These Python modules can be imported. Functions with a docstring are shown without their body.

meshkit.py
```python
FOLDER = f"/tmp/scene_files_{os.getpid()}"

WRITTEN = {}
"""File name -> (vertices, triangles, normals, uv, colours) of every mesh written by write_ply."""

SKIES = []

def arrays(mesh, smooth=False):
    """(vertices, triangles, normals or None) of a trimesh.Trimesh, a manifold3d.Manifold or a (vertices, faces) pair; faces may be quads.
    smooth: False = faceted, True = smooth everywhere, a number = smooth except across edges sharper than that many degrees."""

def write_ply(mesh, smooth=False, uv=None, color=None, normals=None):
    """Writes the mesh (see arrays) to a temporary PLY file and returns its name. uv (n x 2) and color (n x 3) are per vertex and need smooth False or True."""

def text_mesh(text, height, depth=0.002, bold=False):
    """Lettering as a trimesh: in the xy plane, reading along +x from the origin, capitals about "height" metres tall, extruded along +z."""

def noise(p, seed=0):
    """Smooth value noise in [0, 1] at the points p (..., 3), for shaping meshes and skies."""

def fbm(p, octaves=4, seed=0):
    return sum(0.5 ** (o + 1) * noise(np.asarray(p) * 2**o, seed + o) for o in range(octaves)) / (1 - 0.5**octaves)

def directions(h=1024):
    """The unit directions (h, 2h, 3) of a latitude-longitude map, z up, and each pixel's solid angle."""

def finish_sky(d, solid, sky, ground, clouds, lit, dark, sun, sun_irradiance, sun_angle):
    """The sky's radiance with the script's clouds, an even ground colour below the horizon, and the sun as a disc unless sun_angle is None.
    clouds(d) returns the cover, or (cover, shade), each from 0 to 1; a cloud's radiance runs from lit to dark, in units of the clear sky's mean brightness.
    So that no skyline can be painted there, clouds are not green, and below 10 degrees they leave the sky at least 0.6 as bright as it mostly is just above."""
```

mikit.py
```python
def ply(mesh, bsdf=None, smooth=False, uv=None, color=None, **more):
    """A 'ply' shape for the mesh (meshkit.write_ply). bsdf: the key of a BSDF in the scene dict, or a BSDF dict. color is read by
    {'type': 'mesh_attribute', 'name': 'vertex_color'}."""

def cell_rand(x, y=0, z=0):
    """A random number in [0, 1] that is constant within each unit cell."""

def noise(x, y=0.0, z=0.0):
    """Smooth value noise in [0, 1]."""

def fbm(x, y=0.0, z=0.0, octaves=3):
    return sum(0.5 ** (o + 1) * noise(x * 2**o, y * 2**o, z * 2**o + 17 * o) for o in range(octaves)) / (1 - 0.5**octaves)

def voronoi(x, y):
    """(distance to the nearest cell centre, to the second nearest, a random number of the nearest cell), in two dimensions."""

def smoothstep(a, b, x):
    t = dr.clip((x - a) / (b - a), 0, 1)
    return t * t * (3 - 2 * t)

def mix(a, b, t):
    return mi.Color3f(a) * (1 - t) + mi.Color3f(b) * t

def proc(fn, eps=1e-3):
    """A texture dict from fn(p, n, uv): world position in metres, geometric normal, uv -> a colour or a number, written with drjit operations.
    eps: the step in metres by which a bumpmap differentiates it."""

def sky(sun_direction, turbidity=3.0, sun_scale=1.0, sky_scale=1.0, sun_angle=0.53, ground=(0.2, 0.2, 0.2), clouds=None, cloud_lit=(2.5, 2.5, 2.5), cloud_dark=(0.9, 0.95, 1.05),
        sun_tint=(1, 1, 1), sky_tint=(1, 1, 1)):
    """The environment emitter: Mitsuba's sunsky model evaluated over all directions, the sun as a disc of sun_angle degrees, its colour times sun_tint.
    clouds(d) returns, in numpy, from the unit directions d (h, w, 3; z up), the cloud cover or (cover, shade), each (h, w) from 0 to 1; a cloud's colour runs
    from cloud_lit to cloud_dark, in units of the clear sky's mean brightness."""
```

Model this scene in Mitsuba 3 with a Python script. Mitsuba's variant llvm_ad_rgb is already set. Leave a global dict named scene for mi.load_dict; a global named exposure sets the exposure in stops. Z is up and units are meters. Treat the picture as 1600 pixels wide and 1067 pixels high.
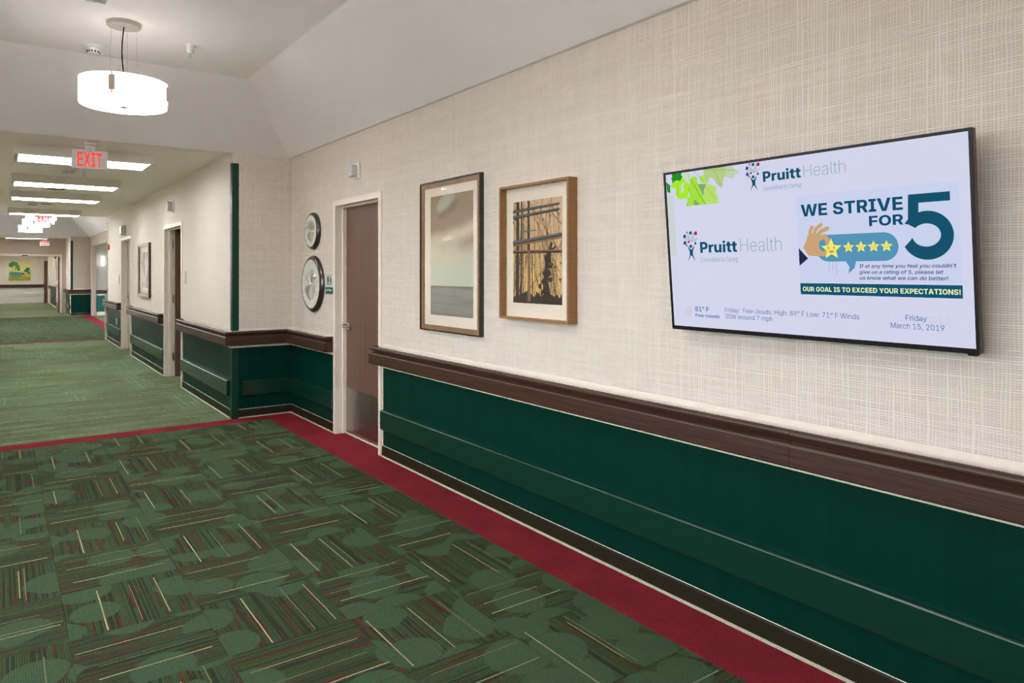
import math, glob
import numpy as np
import trimesh
import shapely
import shapely.geometry as sg
import shapely.affinity as sa
import drjit as dr
import mitsuba as mi
import mikit
from mikit import proc, noise, fbm, voronoi, cell_rand, smoothstep, mix

T = mi.ScalarTransform4f
scene, labels = {}, {}

# ------------------------------------------------------------------ camera, light levels, exposure
F_PX, YAW, HORIZON, EYE = 1098.8, 0.6285, 424.93, 1.513
scene['camera'] = {
    'type': 'perspective', 'fov': 2 * math.degrees(math.atan(800 / F_PX)), 'fov_axis': 'x', 'near_clip': 0.05, 'far_clip': 200.0,
    'principal_point_offset_y': (533.5 - HORIZON) / 1067.0,
    'to_world': T().look_at(origin=[0, 0, EYE], target=[math.sin(YAW), math.cos(YAW), EYE], up=[0, 0, 1])}
exposure = 0.72
FLUO = 8.9          # radiance of the fluorescent diffusers
DRUM = 9.0           # radiance of the drum shades
SKY = 26.0            # strength of the overcast sky outside the added side windows
SCREEN = 0.68 / 2 ** exposure        # radiance of a white pixel of the television
LINER = 0.8          # radiance inside the shades, toward the tray ceiling
WARM = np.array([1.0, 0.98, 0.955])

scene['sky'] = {**mikit.sky([-0.6, -0.3, 0.74], turbidity=4.0, sun_scale=0.0, sky_scale=SKY, ground=(0.35, 0.34, 0.32), clouds=lambda d: 0.9 + 0.0 * d[..., 2],
                            cloud_lit=(1.0, 1.0, 1.0), cloud_dark=(1.0, 1.0, 1.0)), 'sampling_weight': 8.0}

# ------------------------------------------------------------------ helpers
def srgb(r, g, b, k=1.0):
    c = np.array([r, g, b]) / 255.0
    c = np.where(c < 0.04045, c / 12.92, ((c + 0.055) / 1.055) ** 2.4) * k
    return [float(x) for x in c]

def rgb(c): return {'type': 'rgb', 'value': [float(x) for x in c]}

def numbered(key):
    if key not in used:
        used.add(key); return key
    n = 1
    while f'{key}_{n:03d}' in used: n += 1
    used.add(f'{key}_{n:03d}'); return f'{key}_{n:03d}'
used = set()

def obj(name, mesh, mat, parent=None, smooth=False, **more):
    key = numbered((parent + '__' if parent else '') + name)
    scene[key] = mesh_dict(mesh, mat, smooth, **more)
    return key

def mesh_dict(mesh, mat, smooth=False, **more):
    return mikit.ply(mesh, mat, smooth=smooth, **more)

def thing(name, label, cat, group=None):
    key = numbered(name)
    labels[key] = {'label': label, 'category': cat}
    if group: labels[key]['group'] = group
    return key

def tag(key, label, cat, group=None):
    labels[key] = {'label': label, 'category': cat}
    if group: labels[key]['group'] = group
    return key

def plabel(key, label): labels[key] = {'label': label}; return key

def struct(name, mesh, mat, parent=None, smooth=False, label=None, **more):
    key = obj(name, mesh, mat, parent, smooth, **more)
    if parent is None:
        labels[key] = {'kind': 'structure'}
        if label: labels[key]['label'] = label
    return key

def shead(name, label=None):
    key = numbered(name); labels[key] = {'kind': 'structure'}
    if label: labels[key]['label'] = label
    return key

def emit(c, weight=None):
    e = {'type': 'area', 'radiance': rgb(c)}
    if weight is not None: e['sampling_weight'] = float(weight)
    return e

cat_ = trimesh.util.concatenate

def bx(x0, x1, y0, y1, z0, z1, b=0.0):
    """box, its edges chamfered by b"""
    lo, hi = np.minimum([x0, y0, z0], [x1, y1, z1]), np.maximum([x0, y0, z0], [x1, y1, z1])
    if b <= 0:
        m = trimesh.creation.box(extents=hi - lo); m.apply_translation((lo + hi) / 2); return m
    b = min(b, 0.45 * float((hi - lo).min()))
    pts = []
    for sx in (0, 1):
        for sy in (0, 1):
            for sz in (0, 1):
                c = np.where([sx, sy, sz], hi, lo); d = np.where([sx, sy, sz], -b, b)
                for k in range(3):
                    q = c + d; q[k] = c[k]; pts.append(q)
    return trimesh.convex.convex_hull(np.array(pts))

def ext(poly, h):
    gs = [g for g in getattr(poly, 'geoms', [poly]) if g.area > 1e-12]
    return cat_([trimesh.creation.extrude_polygon(g, h, engine='earcut') for g in gs])

def mat4(origin, u, v, w):
    m = np.eye(4); m[:3, 0], m[:3, 1], m[:3, 2], m[:3, 3] = u, v, w, origin; return m

def on(mesh, m):
    mesh = mesh.copy(); mesh.apply_transform(m); return mesh

def wall_plane(x, y, z):
    """local frame on a wall that faces -x: u to the viewer's right (-y), v up, w into the room (-x)"""
    return mat4([x, y, z], [0, -1, 0], [0, 0, 1], [-1, 0, 0])

def front_plane(x, y, z):
    """on a wall that faces -y: u = +x, v up, w = -y"""
    return mat4([x, y, z], [1, 0, 0], [0, 0, 1], [0, -1, 0])

def lathe(profile, n=48):
    """profile [(r, z)] round z"""
    p = np.array(profile, float); k = len(p)
    a = np.arange(n) * 2 * np.pi / n
    v = np.stack([p[None, :, 0] * np.cos(a)[:, None], p[None, :, 0] * np.sin(a)[:, None], np.broadcast_to(p[None, :, 1], (n, k))], -1).reshape(-1, 3)
    f = []
    for i in range(n):
        j = (i + 1) % n
        for q in range(k - 1):
            a0, a1, b0, b1 = i * k + q, i * k + q + 1, j * k + q, j * k + q + 1
            if p[q, 0] > 1e-9: f.append((a0, b0, a1))
            if p[q + 1, 0] > 1e-9: f.append((b0, b1, a1))
    m = trimesh.Trimesh(v, f, process=True)
    if m.volume < 0: m.invert()
    return m

def tube(pts, r, sides=10):
    pts = np.array(pts, float); t = np.gradient(pts, axis=0); t /= np.linalg.norm(t, axis=1, keepdims=True)
    ref = np.array([0.3, 0.2, 0.93]) if abs(t[0, 2]) < 0.8 else np.array([0.95, 0.3, 0.05])
    a = np.cross(t, ref); a /= np.linalg.norm(a, axis=1, keepdims=True); b = np.cross(t, a)
    th = np.arange(sides) * 2 * np.pi / sides
    v = (pts[:, None] + r * (np.cos(th)[None, :, None] * a[:, None] + np.sin(th)[None, :, None] * b[:, None])).reshape(-1, 3)
    f = []
    for i in range(len(pts) - 1):
        for j in range(sides):
            k = (j + 1) % sides
            f += [(i * sides + j, i * sides + k, (i + 1) * sides + j), (i * sides + k, (i + 1) * sides + k, (i + 1) * sides + j)]
    n = len(v); v = np.vstack([v, pts[0], pts[-1]])
    for j in range(sides):
        k = (j + 1) % sides
        f += [(n, k, j), (n + 1, (len(pts) - 1) * sides + j, (len(pts) - 1) * sides + k)]
    m = trimesh.Trimesh(v, f, process=False)
    if m.volume < 0: m.invert()
    return m

def cyl(p0, p1, r, sides=20):
    m = trimesh.creation.cylinder(radius=r, segment=[p0, p1], sections=sides); return m

def sweep(path, prof):
    """closed profile [(d, z)] along the wall line path [(x, y)], room to the left of travel, mitred; flat ends"""
    P = np.array(path, float); pr = np.array(prof, float); n = len(pr)
    d = np.diff(P, axis=0); d /= np.linalg.norm(d, axis=1, keepdims=True)
    N = np.stack([-d[:, 1], d[:, 0]], 1)
    M = []
    for i in range(len(P)):
        if i == 0: M.append(N[0])
        elif i == len(P) - 1: M.append(N[-1])
        else:
            s = N[i - 1] + N[i]; M.append(s / (1 + N[i - 1] @ N[i]))
    # each run has vertices of its own, so that shading does not blend round a mitre
    v, f = [], []
    ring_ = lambda i: [[*(P[i] + M[i] * q[0]), q[1]] for q in pr]
    for i in range(len(P) - 1):
        o = len(v); v += ring_(i) + ring_(i + 1)
        for j in range(n):
            k = (j + 1) % n
            f += [(o + j, o + k, o + n + j), (o + k, o + n + k, o + n + j)]
    tv, tf = trimesh.creation.triangulate_polygon(sg.Polygon(pr), engine='earcut')
    idx = [int(np.argmin(((pr - q) ** 2).sum(1))) for q in tv]
    o = len(v); v += ring_(0) + ring_(len(P) - 1)
    area2 = sum(pr[j][0] * pr[(j + 1) % n][1] - pr[(j + 1) % n][0] * pr[j][1] for j in range(n))
    for a, b, c in tf:
        t2 = np.cross(pr[idx[b]] - pr[idx[a]], pr[idx[c]] - pr[idx[a]])
        if t2 * area2 < 0: b, c = c, b
        f += [(o + idx[a], o + idx[c], o + idx[b]), (o + n + idx[a], o + n + idx[b], o + n + idx[c])]
    m = trimesh.Trimesh(np.array(v), f, process=False)
    if m.volume < 0: m.invert()
    return m

def split_path(path, c=0.06):
    """[(kind, sub-path)]: straight runs and the short pieces round each corner"""
    P = np.array(path, float); out = []; start = P[0]
    for k in range(1, len(P) - 1):
        di, do = P[k] - P[k - 1], P[k + 1] - P[k]
        li, lo = np.linalg.norm(di), np.linalg.norm(do); di, do = di / li, do / lo
        a, b = P[k] - di * min(c, li), P[k] + do * min(c, lo)
        if np.linalg.norm(a - start) > 1e-6: out.append(('rail', [start, a]))
        out.append(('end_cap' if min(li, lo) < 0.05 else 'corner_cap', [a, P[k], b])); start = b
    if np.linalg.norm(P[-1] - start) > 1e-6: out.append(('rail', [start, P[-1]]))
    return out

_FONT = glob.glob('/opt/blender-*/*/datafiles/fonts/Inter.woff2')[0]
def lettering(text, weight=400, h=None, w=None, italic=0.0, squash=None):
    """2-D lettering: origin at the left end of the baseline, capitals h tall, scaled to width w when given"""
    from PIL import Image, ImageDraw, ImageFont
    font = ImageFont.truetype(_FONT, 120); font.set_variation_by_axes([20, weight])
    x0, y0, x1, y1 = font.getbbox(text, anchor='ls')
    im = Image.new('L', (x1 - x0 + 8, y1 - y0 + 8))
    ImageDraw.Draw(im).text((4 - x0, 4 - y0), text, 255, font, anchor='ls')
    on_ = np.pad(np.asarray(im) > 127, ((0, 0), (1, 1))).astype(np.int8)
    rows, st = np.nonzero(np.diff(on_, axis=1) == 1); en = np.nonzero(np.diff(on_, axis=1) == -1)[1]
    s = shapely.union_all(shapely.box(st, -rows - 1, en, -rows)).buffer(0.6).buffer(-0.6).simplify(0.6)
    s = sa.translate(s, -4, 4 - y0)
    cap = 120 * 0.727
    s = sa.scale(s, (h / cap), (h / cap), origin=(0, 0))
    if italic: s = sa.affine_transform(s, [1, italic, 0, 1, 0, 0])
    b = s.bounds
    s = sa.translate(s, -b[0], 0)
    if w: s = sa.scale(s, w / (b[2] - b[0]), 1, origin=(0, 0))
    return s

# ------------------------------------------------------------------ materials
def bsdf(key, d): scene[key] = d; return key

def principled(key, color, rough=0.5, spec=0.5, metal=0.0, bump=None, bump_scale=1.0, **k):
    d = {'type': 'principled', 'base_color': color if isinstance(color, dict) else rgb(color), 'roughness': rough, 'specular': spec, 'metallic': metal, **k}
    if bump is not None: d = {'type': 'bumpmap', 'arbitrary': bump, 'scale': bump_scale, 'bsdf': d}
    return bsdf(key, {'type': 'twosided', 'bsdf': d})

def weave(p):
    """cover of the pale threads of the woven wallcovering, 0 to 1"""
    a, b = p.x + p.y, p.z
    def threads(s, c, seed, pitch):
        q = s / pitch + 0.55 * (noise(s * 31.0 + seed, c * 2.3, seed) - 0.5) + 0.5 * (noise(s * 75.0, c * 11.0, seed) - 0.5)
        r = cell_rand(dr.floor(q), seed, 5.0)
        t = dr.abs(q - dr.floor(q) - 0.5)
        wd = 0.17 + 0.16 * r
        ln = 0.6 + 0.4 * smoothstep(0.25, 0.6, noise(c * 9.0 + r * 31.0, dr.floor(q) * 3.7, seed))
        return smoothstep(wd + 0.08, wd - 0.08, t) * (0.75 + 0.25 * r) * ln
    h = threads(b, a, 3.0, 0.0080)
    v = threads(a, b, 11.0, 0.0115)
    return dr.maximum(h, v * 0.9)

def wallpaper(p, n, uv):
    t = weave(p)
    fine = noise(p.z * 700.0, (p.x + p.y) * 60.0) * 0.5 + noise((p.x + p.y) * 700.0, p.z * 60.0) * 0.5
    ground = mi.Color3f(*srgb(194, 182, 170)) * (0.93 + 0.14 * fine)
    return mix(ground, mi.Color3f(*srgb(228, 219, 208)), t)
principled('mat_wallpaper', proc(wallpaper), 0.7, 0.25)

def plainpaper(p, n, uv):
    a = p.x + p.y
    f = noise(p.z * 260.0, a * 7.0) * 0.6 + noise(a * 240.0, p.z * 7.0) * 0.4
    return mi.Color3f(*srgb(224, 217, 207)) * (0.93 + 0.12 * f)
principled('mat_plain_paper', proc(plainpaper), 0.7, 0.25)
principled('mat_ceiling', srgb(231, 226, 223), 0.85, 0.2)
principled('mat_corridor_ceiling', srgb(240, 233, 224), 0.85, 0.2)
principled('mat_header', srgb(190, 177, 163), 0.8, 0.2)
principled('mat_white_wall', srgb(226, 219, 208), 0.7, 0.3)
principled('mat_gray_wall', srgb(200, 197, 189), 0.7, 0.3)
principled('mat_frame', srgb(236, 225, 212), 0.35, 0.4)
principled('mat_white', srgb(232, 230, 228), 0.4, 0.5)
principled('mat_toe', srgb(168, 168, 146), 0.45, 0.4)
principled('mat_bead', srgb(225, 222, 205), 0.4, 0.5)

def green_sheet(p, n, uv):
    f = noise((p.x + p.y) * 40.0, p.z * 1.6) * 0.6 + noise((p.x + p.y) * 9.0, p.z * 0.8, 4.0) * 0.4
    return mi.Color3f(*srgb(3, 49, 39)) * (0.9 + 0.2 * f)
principled('mat_green', proc(green_sheet), 0.36, 0.08)
principled('mat_green_rail', srgb(8, 50, 39), 0.2, 0.7)
principled('mat_guard', srgb(12, 58, 45), 0.32, 0.35)
principled('mat_base', srgb(38, 36, 24), 0.45, 0.25)

def brown_rail(p, n, uv):
    a = p.x + p.y
    f = noise(a * 5.0, p.z * 260.0) * 0.6 + noise(a * 16.0, p.z * 700.0, 7.0) * 0.4
    return mix(srgb(46, 30, 23), srgb(76, 50, 38), f)
principled('mat_rail', proc(brown_rail), 0.36, 0.42)

def door_wood(p, n, uv):
    a = p.x + p.y
    f = fbm(a * 60.0 + 1.5 * noise(p.z * 1.1, a * 6.0), p.z * 1.2, 2.0, 4)
    g = noise(a * 420.0, p.z * 5.0)
    return mix(srgb(96, 70, 59), srgb(114, 86, 74), dr.clip(f + 0.3 * (g - 0.5), 0, 1))
principled('mat_door', proc(door_wood), 0.42, 0.4)
principled('mat_dark_wood', srgb(96, 62, 46), 0.4, 0.4)
principled('mat_taupe_door', srgb(190, 180, 166), 0.5, 0.4)

def brushed(p, n, uv): return mix(srgb(150, 146, 140), srgb(188, 184, 178), noise(p.z * 3.0, (p.x + p.y) * 500.0))
principled('mat_steel', proc(brushed), 0.33, 0.5, 1.0)
principled('mat_chrome', srgb(205, 203, 200), 0.2, 0.5, 1.0)
principled('mat_hinge', srgb(168, 164, 158), 0.35, 0.5, 1.0)
principled('mat_canopy', srgb(176, 168, 163), 0.4, 0.5, 0.2)
principled('mat_clip', srgb(206, 190, 176), 0.45, 0.5)
principled('mat_black', srgb(14, 13, 16), 0.35, 0.25)
principled('mat_dark_void', srgb(60, 52, 46), 0.6, 0.3)
principled('mat_side', srgb(70, 58, 56), 0.4, 0.4)
principled('mat_exit_red', srgb(120, 14, 12), 0.5, 0.2)
principled('mat_red', srgb(190, 40, 40), 0.4, 0.5)
principled('mat_teal', srgb(14, 92, 90), 0.35, 0.5)
principled('mat_icon', srgb(30, 92, 78), 0.5, 0.4)
principled('mat_plaque', srgb(206, 210, 200), 0.45, 0.4)
principled('mat_housing', srgb(226, 221, 214), 0.45, 0.4)
principled('mat_gray_plastic', srgb(196, 192, 190), 0.45, 0.4)
principled('mat_dome', srgb(206, 204, 208), 0.25, 0.5)

# carpet -----------------------------------------------------------
TX, TY, OX, OY = 0.5, 0.506, 0.227, 2.386
def carpet_pattern(u, v, i, j, turned, lively):
    """one printed carpet tile: u, v in it, (i, j) its number, turned = stripes along x"""
    s, t = dr.select(turned, u, v), dr.select(turned, v, u)
    r = lambda k: cell_rand(i, j, k)
    row = dr.floor(t * 58.0 + 0.5)
    pick, pick2 = cell_rand(row, i * 13.0 + j * 7.0, 1.0), cell_rand(row, i * 5.0 + j * 17.0, 2.0)
    seg = noise(s * 3.0 + pick2 * 40.0, dr.floor(t * 58.0 + 0.5) * 0.9, i * 3.1 + j)
    green, mid = mi.Color3f(*srgb(79, 105, 77)), mi.Color3f(*srgb(70, 84, 58))
    dark, olive, red = mi.Color3f(*srgb(58, 66, 50)), mi.Color3f(*srgb(80, 84, 54)), mi.Color3f(*srgb(112, 48, 55))
    c = dr.select(pick < 0.34, green * 0.8, dr.select(pick < 0.6, mid, dr.select(pick < 0.82, dark, olive)))
    c = mix(c, mid * 0.9, 0.45 * smoothstep(0.4, 0.7, noise(s * 2.2, t * 9.0, i * 2.0 + j * 5.0)))
    redness = smoothstep(0.67, 0.73, seg) * dr.select(pick2 > 0.45, 1.0, 0.0)
    c = mix(c, dr.select(pick > 0.5, red, red * 0.75), redness * 0.8 * lively)
    # plain discs of several sizes
    d1, d2, which = voronoi(u * 1.9 + r(21.0) * 50.0, v * 1.9 + r(22.0) * 50.0)
    rad = 0.32 + 0.20 * which
    disc = smoothstep(rad + 0.02, rad - 0.02, d1) * dr.select(which > 0.25, 1.0, 0.0)
    c = mix(c, green, disc * 0.86)
    # fine corduroy of the yarn rows
    cord = 0.5 + 0.5 * dr.cos(6.28318 * (t * 58.0 + 0.25 * noise(t * 30.0, s * 1.5, i + j)))
    c = c * mix(mi.Color3f(0.66 + 0.46 * cord), mi.Color3f(0.82 + 0.24 * cord), disc)
    # cream lines
    for k in range(3):
        tk = 0.40 + 0.52 * r(31.0 + k) if k else 0.08 + 0.3 * r(30.0)
        wk = 0.0056 if k == 0 else 0.0042 if k == 1 else 0.0026
        a, b = 0.3 * r(41.0 + k) * r(47.0 + k), 1.0 - 0.35 * r(51.0 + k) * r(57.0 + k)
        ln = smoothstep(wk + 0.002, wk - 0.002, dr.abs(t - tk - 0.003 * (noise(s * 6.0, i, j) - 0.5))) * dr.select((s > a) & (s < b), 1.0, 0.0)
        ln = ln * (0.9 - 0.3 * disc) * (1.0, 0.85, 0.6)[k]
        c = mix(c, mi.Color3f(*srgb(214, 196, 156)), ln)
    return c

def fibre(p):
    return 0.44 + 0.40 * (0.6 * noise(p.x * 260.0, p.y * 260.0) + 0.4 * noise(p.x * 800.0, p.y * 800.0, 3.0))

def carpet_basket(p, n, uv):
    X, Y = (p.x - OX) / TX, (p.y - OY) / TY
    i, j = dr.floor(X), dr.floor(Y)
    par = (i + j) * 0.5
    return carpet_pattern(X - i, Y - j, i, j, (par - dr.floor(par)) > 0.25, 1.0) * fibre(p)

def carpet_corridor(p, n, uv):
    Y = (p.y - 7.536) / 0.5
    j = dr.floor(Y); v = Y - j
    X = (p.x + 0.508) / 1.2 + cell_rand(j, 3.0) * 7.0
    i = dr.floor(X); u = X - i
    c = carpet_pattern(u * 1.0, v, i, j, mi.Bool(True), 0.5)
    # long cream threads across the corridor, a few per row of tiles
    for k in range(2):
        tk = 0.15 + 0.7 * cell_rand(j, 61.0 + k)
        a = noise(p.x * 1.1 + k * 9.0, j * 3.3)
        c = mix(c, mi.Color3f(*srgb(206, 184, 150)), smoothstep(0.016, 0.009, dr.abs(v - tk)) * smoothstep(0.3, 0.42, a) * 0.75)
    # scattered short cross ticks, in clumps
    q, w = p.x / 0.07, (p.y + 0.4 * cell_rand(dr.floor(p.x / 0.07), 2.0)) / 0.42
    qi, wi = dr.floor(q), dr.floor(w)
    clump = smoothstep(0.58, 0.66, noise(p.x * 2.6, p.y * 1.4, 6.0))
    tick = dr.select(cell_rand(qi, wi, 9.0) > 0.6, 1.0, 0.0) * smoothstep(0.13, 0.08, dr.abs(q - qi - 0.5)) * clump
    c = mix(c, mi.Color3f(*srgb(100, 140, 106)), 0.28 * clump)
    c = mix(c, mi.Color3f(*srgb(140, 170, 138)), 0.5 * tick)
    return mix(c, mi.Color3f(*srgb(112, 128, 98)), 0.35) * 1.5 * fibre(p)  # lightened: the glow of the corridor lamps is put into the carpet colour

def carpet_far(p, n, uv):
    f = noise(p.x * 5.0, p.y * 40.0) * 0.5 + noise(p.x * 40.0, p.y * 9.0) * 0.5
    return mix(srgb(92, 108, 78), srgb(122, 128, 100), f) * 1.3 * fibre(p)

def carpet_red(p, n, uv):
    return mi.Color3f(*srgb(150, 47, 58)) * (0.8 + 0.2 * noise(p.x * 6.0, p.y * 6.0)) * fibre(p)

principled('mat_carpet', proc(carpet_basket), 0.95, 0.1)
principled('mat_carpet_corridor_lit', proc(carpet_corridor), 0.95, 0.1)
principled('mat_carpet_far', proc(carpet_far), 0.95, 0.1)
principled('mat_carpet_red', proc(carpet_red), 0.95, 0.1)

# ------------------------------------------------------------------ the setting
XW, YB, XC, Y2 = 2.541, 7.548, 1.928, 18.045       # right wall, lobby end, corridor wall, corridor end
XL, XCL = -1.12, -0.508                           # left walls of lobby and corridor
ZS, ZC = 2.743, 3.355                             # soffit and tray ceiling
Y3, Y4, Y5 = 28.53, 30.8, 41.6                    # second lobby's end, cross wall, far wall
YN = -4.0                                         # near end
W = 0.14

# floor
floor_key = struct('floor', bx(-3.0, 5.2, YN - 0.2, Y5 + 0.2, -0.16, -0.008), 'mat_dark_void')
tile = bx(-TX / 2 + 0.0003, TX / 2 - 0.0003, -TY / 2 + 0.0003, TY / 2 - 0.0003, -0.008, 0, 0.0008)
tile_ply = mesh_dict(tile, 'mat_carpet')
for i in range(-1, 4):
    for j in range(-3, 10):
        y0 = OY + TY * j
        if y0 + TY > 7.33 or y0 < 0.8: continue
        key = numbered('floor__carpet_tile')
        scene[key] = {**tile_ply, 'to_world': T().translate([OX + TX * (i + 0.5), y0 + TY / 2, 0])}
ytop = OY + TY * 9
obj('carpet_tile', bx(XL + 0.305, OX - TX, YN, 7.32, -0.008, 0), 'mat_carpet', 'floor')
obj('carpet_tile', bx(OX - TX + 0.001, 2.2262, YN, OY - 3 * TY - 0.001, -0.008, 0), 'mat_carpet', 'floor')
for i in range(-1, 4):
    obj('carpet_tile', bx(OX + TX * i + 0.0006, OX + TX * (i + 1) - 0.0006, ytop + 0.0006, 7.3195, -0.008, 0, 0.0018), 'mat_carpet', 'floor')
obj('border_strip', bx(2.2275, XW, YN, 7.32, -0.008, 0, 0.0015), 'mat_carpet_red', 'floor')
obj('border_strip', bx(XL, XL + 0.303, YN, 7.32, -0.008, 0, 0.0015), 'mat_carpet_red', 'floor')
obj('border_strip', bx(XL, XW, 7.3205, 7.536, -0.008, 0, 0.0015), 'mat_carpet_red', 'floor')
obj('border_strip', bx(XW + 0.0005, XW + 0.075, 5.36, 6.284, -0.008, 0, 0.0005), 'mat_carpet_red', 'floor')
obj('corridor_carpet', bx(XCL, XC, 7.5365, Y2 - 0.001, -0.008, 0), 'mat_carpet_corridor_lit', 'floor')
obj('border_strip', bx(XL, XW, Y2, Y2 + 0.2, -0.008, 0, 0.0015), 'mat_carpet_red', 'floor')
obj('lobby_carpet', bx(XL + 0.3, 2.235, Y2 + 0.2005, Y3 - 0.24, -0.008, 0), 'mat_carpet', 'floor')
obj('border_strip', bx(2.2355, XW, Y2 + 0.2005, Y3 - 0.24, -0.008, 0, 0.0015), 'mat_carpet_red', 'floor')
obj('border_strip', bx(XL, XL + 0.299, Y2 + 0.2005, Y3 - 0.24, -0.008, 0, 0.0015), 'mat_carpet_red', 'floor')
obj('border_strip', bx(XL, XW, Y3 - 0.2395, Y3 - 0.02, -0.008, 0, 0.0015), 'mat_carpet_red', 'floor')
obj('far_carpet', bx(XCL - 0.3, XC + 0.02, Y3 - 0.0195, Y5, -0.008, 0), 'mat_carpet_far', 'floor')
obj('room_carpet', bx(XC + 0.001, 4.0, 7.7, Y2 - 0.2, -0.008, -0.001), 'mat_carpet_far', 'floor')
obj('alcove_carpet', bx(XW + 0.001, 4.5, 18.3, Y3, -0.008, -0.001), 'mat_carpet_far', 'floor')

def wall_x(name, x, y0, y1, z1, mat, holes=(), side=1, z0=0.0, label=None, t=W):
    """slab whose face toward the corridor is at x; side=+1 lies at x..x+t"""
    p = sg.box(y0, z0, y1, z1)
    for a, b, c in holes: p = p.difference(sg.box(a, -1, b, c))
    m = ext(p, t)
    m.apply_transform(mat4([x if side > 0 else x - t, 0, 0], [0, 1, 0], [0, 0, 1], [1, 0, 0]))
    return struct(name, m, mat, label=label)

D1 = (5.309, 6.335, 2.178)        # outer edges of the frames
D2 = (9.994, 11.25, 2.178)
D3 = (14.43, 15.74, 2.174)
ins = lambda d: (d[0] + 0.03, d[1] - 0.03, d[2] - 0.03)
wall_x('wall_right', XW, YN, YB + W, ZS + 0.02, 'mat_wallpaper', [ins(D1)])
struct('wall_back', bx(XC, XW, YB, YB + W, 0, ZS), 'mat_wallpaper')
wall_x('wall_corridor', XC, YB + W, Y2, ZS + 0.02, 'mat_plain_paper', [ins(D2), ins(D3)])
WIN = (-0.6, 5.6, 0.85, 2.6)      # unseen side window, added to brighten the lobby: y0, y1, z0, z1
wall_x('wall_left', XL, YN, YB + W, ZS + 0.02, 'mat_wallpaper', side=-1)
WL = list(scene)[-1]
m = sg.box(YN, 0, YB + W, ZS + 0.02).difference(sg.box(WIN[0], WIN[2], WIN[1], WIN[3]))
m = ext(m, W); m.apply_transform(mat4([XL - W, 0, 0], [0, 1, 0], [0, 0, 1], [1, 0, 0]))
scene[WL] = mesh_dict(m, 'mat_wallpaper')
k = shead('added_window_1', 'wide unseen side window added to bring daylight into the lobby, with white mullions')
for q in range(5):
    yq = WIN[0] + (WIN[1] - WIN[0]) * q / 4
    obj('mullion', bx(XL - 0.09, XL - 0.03, yq - 0.025, yq + 0.025, WIN[2], WIN[3], 0.004), 'mat_frame', k)
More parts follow.
